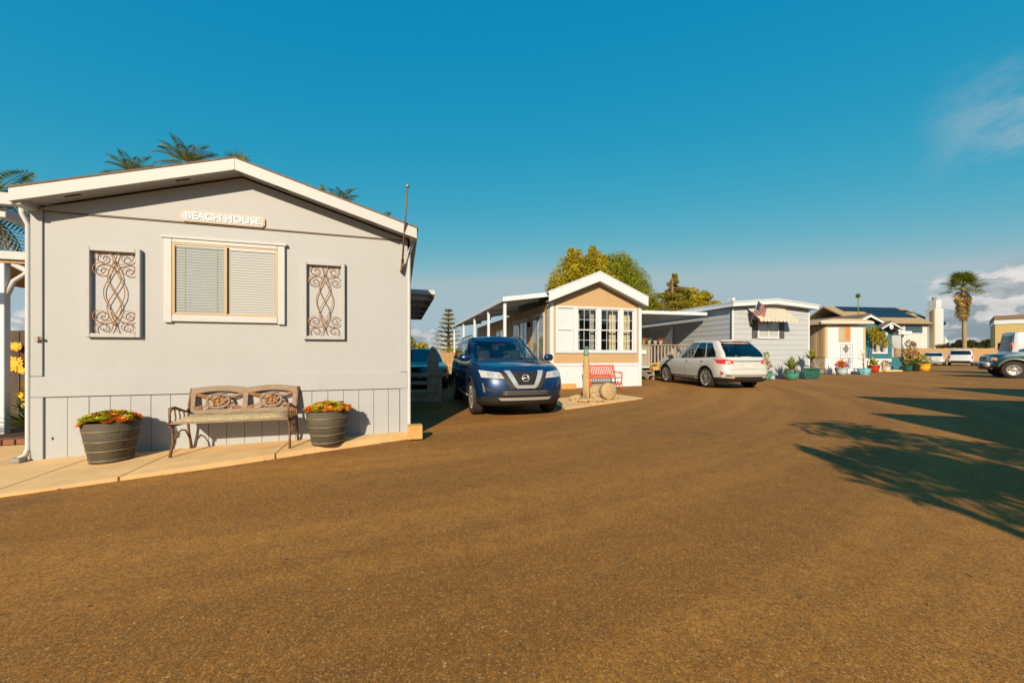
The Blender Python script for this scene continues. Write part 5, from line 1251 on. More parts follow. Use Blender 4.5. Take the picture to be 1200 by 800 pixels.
# --- pearl crossover seen from behind
def pearl_suv():
    t = thing('pearl_suv', 'pearl white crossover with red tail lamps backed out of the deck driveway', 'car', (7.48, 14.5, .055), 98)
    sp = suv_spec(4.40, 1.80, 1.72, 2.55, .88, .355, .92, 1.02, 1.00, .82, .15, .22); sp['gh']['xr'] = [(0, -4.40 / 2 + .11), (.35, -4.40 / 2 + .20), (1, -4.40 / 2 + .64)]; sp['gh']['w'] = [(0, .92), (.5, .85), (1, .69)]; sp['gh']['roof'] = [(-2.2, 1.50), (-1.6, 1.615), (-1.0, 1.665), (-.3, 1.68), (.15, 1.65), (.45, 1.60)]
    sp['gh']['side'] = [(0, 'pillar'), (.035, 'front_door_window'), (.37, 'pillar'), (.395, 'rear_door_window'), (.70, 'pillar'), (.725, 'quarter_window'), (.96, 'pillar'), (1, 'pillar')]
    c = Car(**sp); build_body(t, c, 'car_pearl', .19); greenhouse(t, c, 'car_pearl', 'car_glass', 'car_glass_dark')
    for x in (c.fx, c.rx):
        for sg in (-1, 1): wheel(t, x, sg * .785, .35, sg, .225, 7, rr=.74)
    B = c.rear
    for sg in (-1, 1):
        tl = part('tail_lamp', patch(lambda y, z: B(y, z, .012), [[(sg * .50, .86), (sg * .875, .84), (sg * .865, 1.00), (sg * .52, .965)]], 10, 4), 'lamp_red', t, True)
        part('reversing_lens', patch(lambda y, z: B(y, z, .017), [[(sg * .58, .885), (sg * .70, .88), (sg * .70, .935), (sg * .59, .93)]], 4, 2), 'lamp_clear', tl, True)
        part('reflector', patch(B, [[(sg * .80, .49), (sg * .855, .50), (sg * .86, .60), (sg * .83, .58)]], 3, 3), 'lamp_red', t, True)
        part('tail_lamp_wrap', patch(lambda x, z: c.side(x, z, sg, .010), [[(-2.05, .84), (-1.78, .89), (-1.75, .985), (-2.05, 1.00)]], 6, 3), 'lamp_red', tl, True)
        part('exhaust', patch(lambda y, z: B(y, z, .02), [[(sg * .50, .37), (sg * .78, .39), (sg * .78, .45), (sg * .50, .44)]], 4, 2), 'chrome', t, True)
        mirror(t, c, .84, 1.08, sg, 'cladding')
    part('chrome_strip', patch(lambda y, z: B(y, z, .014), [[(-.50, .92), (.50, .92), (.50, .965), (-.50, .965)]], 8, 2), 'alloy', t, True)
    part('tailgate_seam', MB().tube([B(y, .665, .002) for y in [-.7 + .14 * k for k in range(11)]], .005, 4), 'dark', t)
    part('plate_recess', patch(B, [[(-.27, .70), (.27, .70), (.27, .86), (-.27, .86)]], 4, 2), 'car_pearl', t, True); part('number_plate', patch(lambda y, z: B(y, z, .016), [[(-.16, .715), (.16, .715), (.16, .845), (-.16, .845)]], 4, 2), 'plate', t)
    part('rear_valance', patch(lambda y, z: B(y, z, .012), [[(-.84, .27), (.84, .27), (.86, .49), (-.86, .49)]], 16, 4), 'cladding', t, True); part('bumper_chrome', patch(lambda y, z: B(y, z, .022), [[(-.60, .43), (.60, .43), (.66, .475), (-.66, .475)]], 12, 2), 'chrome', t, True)
    part('spoiler', MB().box((-1.54, 0, 1.628), (.30, 1.14, .045), Matrix.Rotation(R(-6), 3, 'Y'), .018), 'car_pearl', t, True); part('brake_lamp', MB().box((-1.69, 0, 1.608), (.02, .36, .025), None, .004), 'lamp_red', t)
    part('rear_wiper', MB().bar((-2.04, -.05, 1.10), (-2.03, .38, 1.11), .02, .02), 'car_pearl', t)
    handles(t, c, (-.15, -1.05), .93, 'chrome'); door_lines(t, c, (.85, -.05, -.95), .36, .98)
    for sg in (-1, 1):
        P = [c.side(x, .32, sg, .008) for x in [c.rx + .45 + (c.wb - .9) * k / 6 for k in range(7)]]; part('sill_strip', MB().tube(P, .014, 5), 'chrome', t, True)
pearl_suv()
# --- teal pickup
def pickup():
    t = thing('teal_pickup', 'dark teal pickup truck with grey flared arches parked nose out', 'truck', (25.55, 17.15, .09), math.degrees(math.atan2(.61, -.79)))
    h = 2.6
    c = Car(L=5.2, W=1.72, zb=.42, xf=[(0, -.10), (.2, -.02), (.5, 0), (.8, -.03), (1, -.10)], xr=[(0, .06), (.3, 0), (1, .02)], w=[(0, .93), (.2, .97), (.55, 1), (.85, .98), (1, .94)],
            h=[(-h, 1.20), (-1.0, 1.20), (0, 1.20), (1.2, 1.22), (1.65, 1.20), (2.2, 1.13), (2.6, 1.08)],
            gh=dict(xf=[(0, 1.55), (1, .90)], xr=[(0, -.75), (1, -.55)], w=[(0, .92), (.5, .86), (1, .76)], cf=.30, cr=.15, roof=[(-1.0, 1.74), (0, 1.78), (.9, 1.75), (1.4, 1.70)],
                    side=[(0, 'pillar'), (.04, 'front_door_window'), (.60, 'pillar'), (.64, 'quarter_window'), (.93, 'pillar'), (1, 'pillar')], seats=[(.2, .36), (.2, -.36)]),
            wb=3.1, fo=.74, wr=.40, cfront=[(0, 0), (.5, -.012), (.8, -.05), (.93, -.12), (1, -.30)])
    build_body(t, c, 'car_teal', .14, 1.16, 'cladding'); greenhouse(t, c, 'car_teal', 'car_glass')
    for x in (c.fx, c.rx):
        for sg in (-1, 1):
            wheel(t, x, sg * .74, .40, sg, .25, 6, rr=.60, steel=True)
            P = []
            for k in range(15):
                a = math.pi * k / 14; x_ = x + .50 * math.cos(a); z_ = .41 + .50 * math.sin(a)
                if z_ > .5: P.append(c.side(x_, z_, sg, .03))
            part('arch_flare', MB().tube(P, .06, 7), 'car_flare', t, True)
    F = c.front
    part('grille', patch(F, [[(-.46, .80), (.46, .80), (.46, 1.00), (-.46, 1.00)]], 8, 3), 'dark', t, True)
    part('grille_surround', MB().tube([F(y, z, .012) for y, z in [(-.46, .80), (0, .80), (.46, .80), (.47, .9), (.46, 1.0), (0, 1.005), (-.46, 1.0), (-.47, .9)]], .022, 6, closed=True), 'chrome', t, True); part('grille_bar', MB().tube([F(y, .90, .015) for y in (-.46, -.2, 0, .2, .46)], .018, 6), 'chrome', t, True)
    part('emblem', MB().tube([F(.07 * math.cos(a), .90 + .05 * math.sin(a), .035) for a in [k * math.pi / 8 for k in range(16)]], .012, 5, closed=True), 'chrome', t, True)
    for sg in (-1, 1):
        hl = part('headlight', patch(lambda y, z: F(y, z, .01), [[(sg * .50, .80), (sg * .80, .82), (sg * .80, .99), (sg * .50, .99)]], 6, 3), 'lamp_clear', t, True); part('turn_signal', patch(lambda x, z: c.side(x, z, sg, .010), [[(2.36, .84), (2.46, .84), (2.46, .96), (2.36, .96)]], 4, 3), 'lamp_amber', hl, True)
        mirror(t, c, 1.15, 1.30, sg, 'cladding', 1.1)
    bp_ = part('bumper', MB().box((2.64, 0, .63), (.16, 1.70, .24), None, .05), 'chrome', t, True); part('bumper_insert', MB().box((2.725, 0, .60), (.03, 1.1, .12), None, .008), 'cladding', bp_); part('number_plate', MB().box((2.75, .1, .60), (.02, .32, .16), None, .004), 'plate_dark', bp_)
    part('air_dam', MB().box((2.52, 0, .44), (.12, 1.5, .12), None, .03), 'cladding', t)
    handles(t, c, (.25,), 1.02, 'cladding'); door_lines(t, c, (1.30, .0), .5, 1.18)
pickup()
# --- smaller vehicles further down the lane
def far_car(name, label, loc, hd, spec, paint, kind):
    t = thing(name, label, 'car', loc, math.degrees(math.atan2(hd[1], hd[0]))); c = Car(**spec); build_body(t, c, paint, .16); greenhouse(t, c, paint, 'car_glass_dark', 'car_glass_dark')
    for x in (c.fx, c.rx):
        for sg in (-1, 1): wheel(t, x, sg * (c.W / 2 - .11), c.wr, sg, .2, 6)
    B = c.rear; zt = c.h_(-c.L / 2) - .12
    for sg in (-1, 1):
        w0 = c.W / 2; z0 = zt - (.14 if kind == 'sedan' else .30); part('tail_lamp', patch(lambda y, z: B(y, z, .015), [[(sg * (w0 * .62 if kind == 'sedan' else w0 * .80), z0), (sg * w0 * .93, z0), (sg * w0 * .93, zt), (sg * (w0 * .58 if kind == 'sedan' else w0 * .80), zt)]], 4, 3), 'lamp_red', t, True)
    part('number_plate', patch(lambda y, z: B(y, z, .015), [[(-.17, zt - .2), (.17, zt - .2), (.17, zt - .05), (-.17, zt - .05)]], 3, 2), 'plate', t)
    part('rear_bumper', patch(lambda y, z: B(y, z, .02), [[(-c.W / 2 * .9, .30), (c.W / 2 * .9, .30), (c.W / 2 * .92, .52), (-c.W / 2 * .92, .52)]], 8, 2), paint if kind == 'sedan' else 'cladding', t, True)
    return t, c
sed = suv_spec(4.6, 1.76, 1.44, 2.7, .92, .32, .80, .93, .93, .85, -.05)
sed['gh']['xr'] = [(0, -1.75), (1, -1.05)]; sed['gh']['xf'] = [(0, 1.0), (1, .15)]; sed['h'] = [(-2.3, .98), (-1.6, 1.0), (0, .93), (.85, .93), (1.6, .84), (2.0, .78), (2.3, .70)]; sed['gh']['roof'] = [(-1.7, 1.36), (-.5, 1.41), (.3, 1.38), (.9, 1.32)]
far_car('silver_sedan', 'silver sedan with red tail lamps parked facing the board fence', (47.2, 42.0, 0), (.77, .64), sed, 'car_silver', 'sedan')
ws = suv_spec(4.6, 1.85, 1.78, 2.65, .9, .37, .98, 1.10, 1.10, 1.0, .35); ws['gh']['xr'] = [(0, -2.22), (1, -2.05)]; ws['gh']['w'] = [(0, .93), (1, .80)]
far_car('white_suv', 'boxy white sport utility parked facing the fence under the palm', (49.6, 41.5, 0), (.77, .64), ws, 'car_white', 'suv')
bk = suv_spec(4.6, 1.78, 1.46, 2.7, .92, .33, .80, .93, .93, .85, -.05); bk['h'] = sed['h']; bk['gh'] = sed['gh']
far_car('black_sedan', 'black sedan in the shade behind the weathered gate', (-3.55, 14.6, .0), (.27, -.96), bk, 'car_black', 'sedan')
# --- white cargo van
def van():
    t = thing('white_van', 'white cargo van with dark rear windows parked beyond the teal pickup', 'van', (31.0, 20.6, .07), math.degrees(math.atan2(-.6, .8)))
    c = Car(L=5.2, W=1.95, zb=.35, xf=[(0, -.1), (.4, 0), (.8, -.1), (1, -.25)], xr=[(0, .04), (.2, 0), (1, .03)], w=[(0, .95), (.4, 1), (1, .98)], h=[(-2.6, 1.25), (0, 1.25), (1.2, 1.22), (2.0, 1.08), (2.6, .98)],
            gh=dict(xf=[(0, 1.75), (1, .95)], xr=[(0, -2.58), (1, -2.42)], w=[(0, .98), (.5, .95), (1, .84)], cf=.4, cr=.16, roof=[(-2.6, 2.38), (0, 2.42), (.9, 2.38), (1.5, 2.3)], side=[(0, 'pillar'), (.05, 'front_door_window'), (.24, 'body'), (.9, 'body'), (1, 'pillar')], seats=[(.6, .4), (.6, -.4)]), wb=3.0, fo=.95, wr=.36, crear=[(0, 0), (.7, .01), (.9, .04), (.97, .10), (1, .2)])
    build_body(t, c, 'car_white', .12); greenhouse(t, c, 'car_white', 'car_glass_dark', 'van_glass')
    for x in (c.fx, c.rx):
        for sg in (-1, 1): wheel(t, x, sg * .85, .36, sg, .22, 6)
    for sg in (-1, 1):
        part('tail_lamp', MB().box((-2.49, sg * .86, 1.62), (.08, .12, .46), None, .03), 'lamp_red', t, True)
van()
# ------------------------------------------------------------------ trees and plants
def limb(p, q, r0, r1, seed, n=6, wob=.15):
    rnd = random.Random(seed); p = Vector(p); q = Vector(q); pts = []; rs = []
    for i in range(n + 1):
        f = i / n; w_ = wob * math.sin(math.pi * f); pts.append(p.lerp(q, f) + Vector((rnd.uniform(-w_, w_), rnd.uniform(-w_, w_), 0))); rs.append(r0 + (r1 - r0) * f)
    return pts, rs
def tree(name, label, loc, h, blobs, m, size, dens, seed, trunk_r=.2, group=None, bark='bark'):
    """blobs: (dx, dy, z, rx, ry, rz); every blob is broken into many ragged clumps"""
    t = thing(name, label, 'tree', loc, 0, group); rnd = random.Random(seed)
    tm = MB(); zt = max(b[2] for b in blobs); p, r = limb((0, 0, 0), (0, 0, zt), trunk_r, trunk_r * .25, seed); tm.tube(p, r, 8)
    for i, b in enumerate(blobs):
        z0 = max(.3, b[2] - b[5] - abs(b[0]) * .7); p, r = limb((0, 0, min(z0, zt * .8)), (b[0], b[1], b[2]), trunk_r * .45, trunk_r * .08, seed + i, 5, .2); tm.tube(p, r, 6)
    part('trunk', tm, bark, t, True)
    cm = MB()
    for i, (dx, dy, z, rx, ry, rz) in enumerate(blobs):
        n = max(5, int(15 * dens * (rx * ry * rz) ** .5))
        for k in range(n):
            while True:
                d = Vector((rnd.uniform(-1, 1), rnd.uniform(-1, 1), rnd.uniform(-1, 1)))
                if d.length < 1: break
            d = d.normalized() * (.25 + .62 * d.length ** .6); s = rnd.uniform(.30, .55)
            leaf_clump((dx + d.x * rx, dy + d.y * ry, z + d.z * rz), (rx * s, ry * s, rz * s * .9), int(190 * dens * rnd.uniform(.6, 1.3)), size, seed * 100 + i * 37 + k, cm, .7, .45, .5)
    part('crown', cm, m, t); return t
# two tall golden-green evergreens and a broad pine behind the tan home
tree('evergreen_tree', 'tall golden green evergreen with twin pointed tops behind the tan home', (5.4, 29.0, 0), 9.9, [(-1.1, 0, 3.5, 1.9, 1.9, 2.5), (-.9, 0, 6.2, 1.55, 1.5, 2.2), (-.45, .2, 8.2, .75, .75, 1.5), (1.0, 0, 5.5, 1.7, 1.6, 2.4), (1.0, 0, 7.7, .95, .9, 1.6), (.8, 0, 9.0, .35, .35, .8), (-1.7, 0, 5.6, 1.0, 1.0, 1.4)], 'leaf_gold', .17, 1.5, 11, .3)
tree('evergreen_tree', 'dense dark green rounded evergreen beside the golden one', (8.9, 30.0, 0), 9.3, [(0, 0, 3.5, 2.2, 2.0, 2.4), (0, 0, 5.8, 2.0, 1.9, 2.2), (-.35, 0, 7.6, 1.45, 1.4, 1.5), (1.2, 0, 4.6, 1.4, 1.3, 1.8)], 'leaf_green', .14, 1.7, 12, .3)
tree('pine_tree', 'broad tiered pine with a bare leader above the carport roof', (12.8, 30.0, 0), 7.6, [(-.3, 0, 3.8, 1.6, 1.5, 1.4), (-.8, 0, 5.4, 1.3, 1.1, .7), (.3, 0, 6.1, 1.1, 1.0, .5), (0, 0, 6.9, .5, .5, .5), (1.3, 0, 5.0, 1.3, 1.1, .8), (.2, 0, 7.4, .2, .2, .45)], 'leaf_pine', .16, 1.2, 13, .22)
tree('shrubby_tree', 'golden bushy tree above the low carport roof', (15.2, 31.0, 0), 6.4, [(0, 0, 3.6, 2.2, 1.6, 1.7), (-1.1, 0, 5.0, 1.4, 1.1, 1.1), (1.2, 0, 4.7, 1.2, 1.0, .9), (.1, 0, 5.9, .9, .8, .7)], 'leaf_gold', .16, 1.4, 14, .2)
tree('shrubby_tree', 'low dark bush showing over the roof of the lap-sided home', (18.2, 32.5, 0), 5, [(-.6, 0, 3.6, 1.4, 1.2, 1.5), (.4, 0, 4.6, .8, .8, .8)], 'leaf_green', .16, 1.3, 15, .2)
# tiered norfolk pine
def norfolk(loc, h, label):
    t = thing('norfolk_pine', label, 'tree', loc); part('trunk', MB().tube([(0, 0, 0), (0, 0, h * .6), (0, 0, h)], [.2, .1, .02], 8), 'bark', t, True); cm = MB(); rnd = random.Random(4); z = 1.2; i = 0
    while z < h - .1:
        rr = .12 + 1.75 * (1 - z / h) ** .8
        for k in range(7):
            a = k * .9 + i * .37; n = 6
            for q in range(n):
                f = (q + 1) / n; leaf_clump((rr * f * math.cos(a), rr * f * math.sin(a), z + .25 * f * f * rr * .5), (.18, .18, .11), 16, .14, i * 91 + k * 7 + q, cm, .7, .35, .6)
        z += .42; i += 1
    part('crown', cm, 'leaf_pine', t)
norfolk((-6.1, 36, 0), 5.6, 'slim tiered norfolk pine beyond the back fence')
tree('garden_bush', 'yellow green bushy tree over the back fence beside the grey home', (-5.9, 23.0, 0), 2.6, [(-.4, 0, 1.4, 1.1, .9, .9), (-.9, 0, 2.0, .8, .7, .6), (.55, 0, 1.2, .7, .6, .7)], 'leaf_gold', .13, 1.3, 21, .1)
tree('garden_bush', 'low yellow green bush under the slim norfolk pine', (-4.2, 26.5, 0), 1.8, [(0, 0, .9, 1.0, .8, .7), (.5, 0, 1.1, .6, .6, .5)], 'leaf_gold', .12, 1.2, 22, .08)
tree('garden_bush', 'dark bush in the shade beside the blue crossover', (-1.95, 13.8, 0), .95, [(0, 0, .4, .4, .45, .4), (.2, .2, .65, .25, .25, .25)], 'leaf_garden', .08, 1.2, 23, .04)
tree('garden_bush', 'small sunny shrub beyond the porch posts', (-2.1, 27.5, 0), 3.4, [(0, 0, 1.6, .8, .7, 1.0), (.1, 0, 2.7, .5, .5, .8)], 'leaf_green', .13, 1.2, 24, .08)
board_fence('back_fence', 'tan board fence at the end of the shaded driveway', (-7.5, 21.0, 0), (-1.6, 22.4, 0), 1.32, 'fence_wood', .22)
bmx = thing('timber_beam', 'pale squared timber rail across the driveway end', 'beam', (-3.2, 18.5, 0), 10); part('beam', MB().b2(-.2, 1.6, -.06, .06, .62, .74, .005), 'wood_block', bmx); part('support', MB().b2(-.05, .05, -.05, .05, 0, .618, .004), 'fence_wood', bmx); part('support', MB().b2(1.4, 1.5, -.05, .05, 0, .618, .004), 'fence_wood', bmx)
# weathered gate with rounded tall end board
gt = thing('weathered_gate', 'weathered grey slatted gate with a tall round topped end board', 'gate', (-2.62, 9.25, .0), 9)
pg = [(.52, 0), (.80, 0), (.80, 1.0), (.78, 1.2), (.72, 1.36), (.66, 1.42), (.60, 1.38), (.55, 1.22), (.52, 1.0)]
part('end_board', MB().prism(pg, -.025, .025), 'weathered', gt); part('post', MB().b2(.80, .88, -.03, .05, 0, .86, .004), 'weathered', gt); part('post', MB().b2(-.55, -.47, -.03, .05, 0, .9, .004), 'weathered', gt)
for j in range(4): part('rail', MB().b2(-.5, .80, -.06, -.027, .06 + j * .205, .15 + j * .205, .005), 'weathered', gt)

# palms
def fan_frond(n=22, r=.62, droop=.35, wdt=.034):
    vs = []; fs = []
    vs_t = [(0, 0, 0)]
    mb = MB(); mb.tube([(0, 0, 0), (.45, 0, .10), (.9, 0, .10)], [.022, .014, .008], 5)
    o = Vector((.9, 0, .10))
    for k in range(n):
        a = -1.9 + 3.8 * k / (n - 1); l = r * (1 - .25 * abs(a) / 1.9); d = Vector((math.cos(a), math.sin(a), 0)); s = Vector((-d.y, d.x, 0)) * wdt
        mid_ = o + d * l * .55 + Vector((0, 0, .03 - .05 * abs(a))); tip = o + d * l + Vector((0, 0, -droop * l * (.6 + .4 * abs(math.sin(k * 5.1)))))
        mb.add([o, mid_ - s, tip, mid_ + s], [(0, 1, 2, 3)])
    return mb
def feather_frond(L=2.6, n=30, droop=1.0, w=.5):
    mb = MB(); P = []
    for i in range(9): f = i / 8; P.append((L * (f - .12 * f * f), 0, .75 * L * .5 * f - droop * L * .55 * f * f))
    mb.tube(P, [.035 * (1 - .85 * i / 8) for i in range(9)], 5)
    for k in range(n):
        f = .12 + .88 * k / (n - 1); i = min(7, int(f * 8)); t_ = f * 8 - i; p = Vector(P[i]).lerp(Vector(P[i + 1]), t_); l = w * math.sin(math.pi * min(1, .15 + .85 * f)) + .12
        for sg in (-1, 1):
            tip = p + Vector((l * .45, sg * l * .85, -l * .35 - .1 * math.sin(k * 3.3))); md_ = p.lerp(tip, .5) + Vector((0, 0, .05)); s = Vector((.03, 0, 0)); mb.add([p, md_ - s, tip, md_ + s], [(0, 1, 2, 3)])
    return mb
FAN = fan_frond(15, .95, .38, .055).mesh('frond', MATS['leaf_palm']); FAND = fan_frond(12, .75, .5, .05).mesh('dry_frond', MATS['leaf_palm_dry'])
FEA = feather_frond().mesh('frond', MATS['leaf_palm']); FEAD = feather_frond(2.2, 24, 1.4).mesh('dry_frond', MATS['leaf_palm_dry'])
def palm(loc, h, label, kind='fan', sc=1.0, seed=1, lean=(0, 0), nf=42, group=None, skirt=True):
    rnd = random.Random(seed); t = thing('palm_tree', label, 'tree', loc, 0, group); top = Vector((lean[0], lean[1], h))
    pts = [Vector((lean[0] * (i / 10) ** 2, lean[1] * (i / 10) ** 2, h * i / 10)) for i in range(11)]
    part('trunk', MB().tube(pts, [.19 * sc * (1 - .3 * i / 10) for i in range(11)], 12), 'palm_bark', t, True)
    for k in range(nf):
        a = k * 2.39996; e = R(88 - 112 * (k / nf) ** 1.5) + rnd.uniform(-.15, .15); o = obj('frond', FAN if kind == 'fan' else FEA, t); o.location = top + Vector((0, 0, -.25 * k / nf)); o.rotation_euler = (rnd.uniform(-.3, .3), -e if kind == 'fan' else -e * .55, a); o.scale = (sc * rnd.uniform(.85, 1.15),) * 3
    if skirt:
        for k in range(90 if kind == 'fan' else 8):
            a = k * 2.39996; f = k / 90; o = obj('dry_frond', FAND if kind == 'fan' else FEAD, t); o.location = top + Vector((0, 0, -.1 - (3.0 * f ** .9 if kind == 'fan' else .1))); o.rotation_euler = (rnd.uniform(-.9, .9), R(rnd.uniform(70, 96) - 45 * max(0, .3 - f)) if kind == 'fan' else R(45), a); o.scale = (sc * rnd.uniform(.8, 1.1) * (1 - .25 * f),) * 3
    return t
palm((57.6, 47.8, 0), 9.7, 'tall fan palm with a thick skirt of dead fronds behind the fence', 'fan', 1.2, 3, (-.2, 0), 38)
gp = 'palms showing over the roof of the grey home'
for i, (x, y, h, s, kind, lab) in enumerate(((-24.2, 24, 12.9, .58, 'feather', 'drooping feather palm crown showing over the low eave of the grey home'), (-18.6, 21.5, 12.3, .62, 'feather', 'large dark feather palm crown rising over the grey roof slope'), (-16.0, 22, 11.7, .75, 'fan', 'fan palm crown peeping over the roof ridge'), (-10.4, 23.0, 10.6, .45, 'feather', 'small feather palm crown over the falling roof slope'), (-8.3, 23.5, 9.4, .45, 'feather', 'low feather palm crown over the eave by the flag staff'))):
    palm((x, y, 0), h, lab, kind, s, 20 + i, (0, 0), 22, None, False)
palm((-17.6, 12.5, 0), 6.1, 'palm with hanging brown fronds beyond the porch roof', 'feather', .9, 31, (0, 0), 20, None, True)
sp_ = thing('tall_spike_plant', 'single thin green stalk with tufted tip rising over cream roof', 'plant', (29.5, 32.0, 0)); part('stalk', MB().tube([(0, 0, 0), (.02, 0, 3), (0, 0, 6.1)], [.05, .04, .025], 6), 'leaf_agave', sp_, True); part('tuft', leaf_clump((0, 0, 6.2), (.14, .14, .22), 60, .2, 5), 'leaf_agave', sp_)
sp_ = thing('tall_spike_plant', 'thin green stalk with tufted tip over the grey home roof slope', 'plant', (-11.1, 22.0, 0)); part('stalk', MB().tube([(0, 0, 0), (.02, 0, 5), (0, 0, 10.7)], [.06, .05, .03], 6), 'leaf_agave', sp_, True); part('tuft', leaf_clump((0, 0, 10.9), (.12, .12, .25), 50, .2, 6), 'leaf_agave', sp_)
def blade_plant(t, c, n, L, m, seed, wd=.05, arch=.5, e0=20, e1=85, name='leaf'):
    rnd = random.Random(seed)
    for k in range(n):
        a = k * 2.4 + rnd.uniform(-.2, .2); e = R(rnd.uniform(e0, e1)); l = L * rnd.uniform(.75, 1.1); vs = []
        for i in range(5):
            f = i / 4; r_ = l * f * math.cos(e); z = l * f * math.sin(e) - arch * l * f * f * math.cos(e); w_ = wd * (1 - f) ** .6 * (.6 + f) if i < 4 else 0
            for sg in (-1, 1): vs.append((c[0] + r_ * math.cos(a) - sg * w_ * math.sin(a), c[1] + r_ * math.sin(a) + sg * w_ * math.cos(a), c[2] + z))
        part(name, MB().add(vs, [(2 * i, 2 * i + 2, 2 * i + 3, 2 * i + 1) for i in range(4)]), m, t)
yu = thing('roof_yucca', 'spiky yucca clump showing above the cream roof', 'plant', (24.6, 28.6, 0)); part('stem', MB().tube([(0, 0, 0), (0, 0, 3.0)], .1, 8), 'palm_bark', yu, True); blade_plant(yu, (0, 0, 3.0), 34, .95, 'leaf_agave', 8, .05, .2); blade_plant(yu, (-.8, .2, 2.8), 16, .7, 'leaf_palm_dry', 9, .05, .3)
# potted plants along the fronts
def pot(x, y, r, h, m, label, sides=20, prof=None):
    t = thing('potted_plant', label, 'potted plant', (x, y, G(x, y)), 10)
    part('pot', MB().lathe(prof or [(r * .72, 0), (r * .95, h * .5), (r, h * .92), (r * 1.06, h * .94), (r * 1.06, h), (r * .9, h), (r * .88, h * .86)], sides, capt=False), m, t, sides > 8); part('soil', MB().lathe([(r * .88, h * .86), (.01, h * .88)], 14, capb=False), 'soil', t); return t
t = pot(11.05, 16.35, .24, .42, 'green_glaze', 'green pot with a tall leggy golden cactus by the pearl crossover'); part('stem', MB().tube([(0, 0, .3), (.02, 0, .8), (-.02, .02, 1.15)], [.05, .045, .03], 7), 'leaf_lime', t, True); part('foliage', leaf_clump((.05, 0, .68), (.2, .2, .22), 110, .11, 61), 'leaf_dry', t); part('foliage', leaf_clump((0, 0, 1.08), (.14, .14, .2), 60, .10, 62), 'leaf_lime', t)
t = pot(12.35, 16.6, .30, .42, 'green_glaze', 'squat green pot with a spiky golden green agave'); blade_plant(t, (0, 0, .45), 46, .62, 'leaf_agave', 41, .05, .15, 5, 88); part('litter', leaf_clump((0, 0, .44), (.26, .26, .06), 70, .1, 63), 'leaf_dry', t)
t = pot(13.55, 17.0, .42, .50, 'dark_green_glaze', 'wide dark green square pot with a lime fountain of leaves', 4); part('stem', MB().tube([(0, 0, .4), (.02, 0, .75), (0, 0, .95)], [.06, .05, .04], 7), 'bark', t, True); blade_plant(t, (0, 0, .9), 30, .62, 'leaf_lime', 42, .06, .55, 25, 85); part('stem', MB().tube([(.2, .1, .4), (.25, .1, .75)], .035, 6), 'bark', t, True)
t = pot(18.15, 20.7, .28, .40, 'pale_blue_glaze', 'pale blue pot of red orange spiky leaves'); blade_plant(t, (0, 0, .4), 34, .55, 'succ_orange', 43, .05, .2, 15, 85); part('foliage', leaf_clump((0, 0, .55), (.3, .3, .2), 120, .12, 64), 'succ_red', t)
t = pot(19.45, 20.75, .30, .36, 'blue_glaze', 'bright blue pot with a thin pale twiggy shrub', 8); part('stem', MB().tube([(0, 0, .3), (-.05, 0, .8), (-.1, 0, 1.2)], .03, 6), 'bark', t, True); part('foliage', leaf_clump((-.08, 0, 1.0), (.2, .2, .45), 80, .11, 65), 'petal_white', t)
t = pot(23.7, 24.6, .30, .44, 'red_glaze', 'red pot with large pale lime leaves'); blade_plant(t, (0, 0, .45), 18, .7, 'leaf_lime', 44, .10, .5, 20, 75)
t = pot(25.9, 26.0, .22, .35, 'white_pot', 'white pot with a dark green fern beside the sunroom'); part('foliage', leaf_clump((0, 0, .5), (.3, .3, .25), 120, .14, 66), 'leaf_garden', t)
t = pot(27.6, 26.2, .25, .4, 'dark_green_glaze', 'dark pot with a bushy dark shrub before the sunroom'); part('foliage', leaf_clump((0, 0, .75), (.35, .35, .4), 220, .14, 67), 'leaf_garden', t)
t = pot(29.6, 27.0, .35, .5, 'sunflower', 'yellow pot with a yellow green bush near the fence'); part('foliage', leaf_clump((0, 0, .8), (.4, .4, .4), 240, .14, 68), 'leaf_gold', t)
t = pot(28.6, 26.6, .22, .35, 'cladding', 'black pot with a dark shrub beside the yellow pot'); part('foliage', leaf_clump((0, 0, .6), (.3, .3, .3), 160, .14, 69), 'leaf_garden', t)
for (x, y, m, lab) in ((24.6, 25.2, 'white_pot', 'small white urn ornament beside the red pot'), (25.05, 25.3, 'stone', 'small stone figure ornament on the teal house step')):
    t = thing('garden_ornament', lab, 'ornament', (x, y, G(x, y))); part('body', MB().lathe([(.12, 0), (.14, .15), (.07, .3), (.12, .45), (.09, .62), (.02, .7)], 12), m, t, True)
stp = part('front_step', MB().b2(-1.2, 1.4, -.3, .3, 0, .1, .01), 'concrete'); stp.location = (25.1, 25.6, G(25, 25.6)); stp.rotation_euler = (0, 0, R(8)); tag(stp, 'low concrete step before the teal house', 'step')
t = thing('flower_tub', 'shallow wooden tub of yellow flowers beside the pearl crossover', 'planter', (6.75, 17.35, .07), 10); part('tub', MB().b2(-.35, .35, -.16, .16, .42, .60, .01), 'wood_block', t); part('flowers', leaf_clump((0, 0, .66), (.34, .16, .10), 160, .08, 70), 'flower_yellow', t); part('leaves', leaf_clump((0, 0, .62), (.34, .16, .06), 80, .09, 71), 'leaf_garden', t)
for sx in (-.28, .28): part('leg', MB().b2(sx - .03, sx + .03, -.1, .1, 0, .418, .004), 'weathered', t)
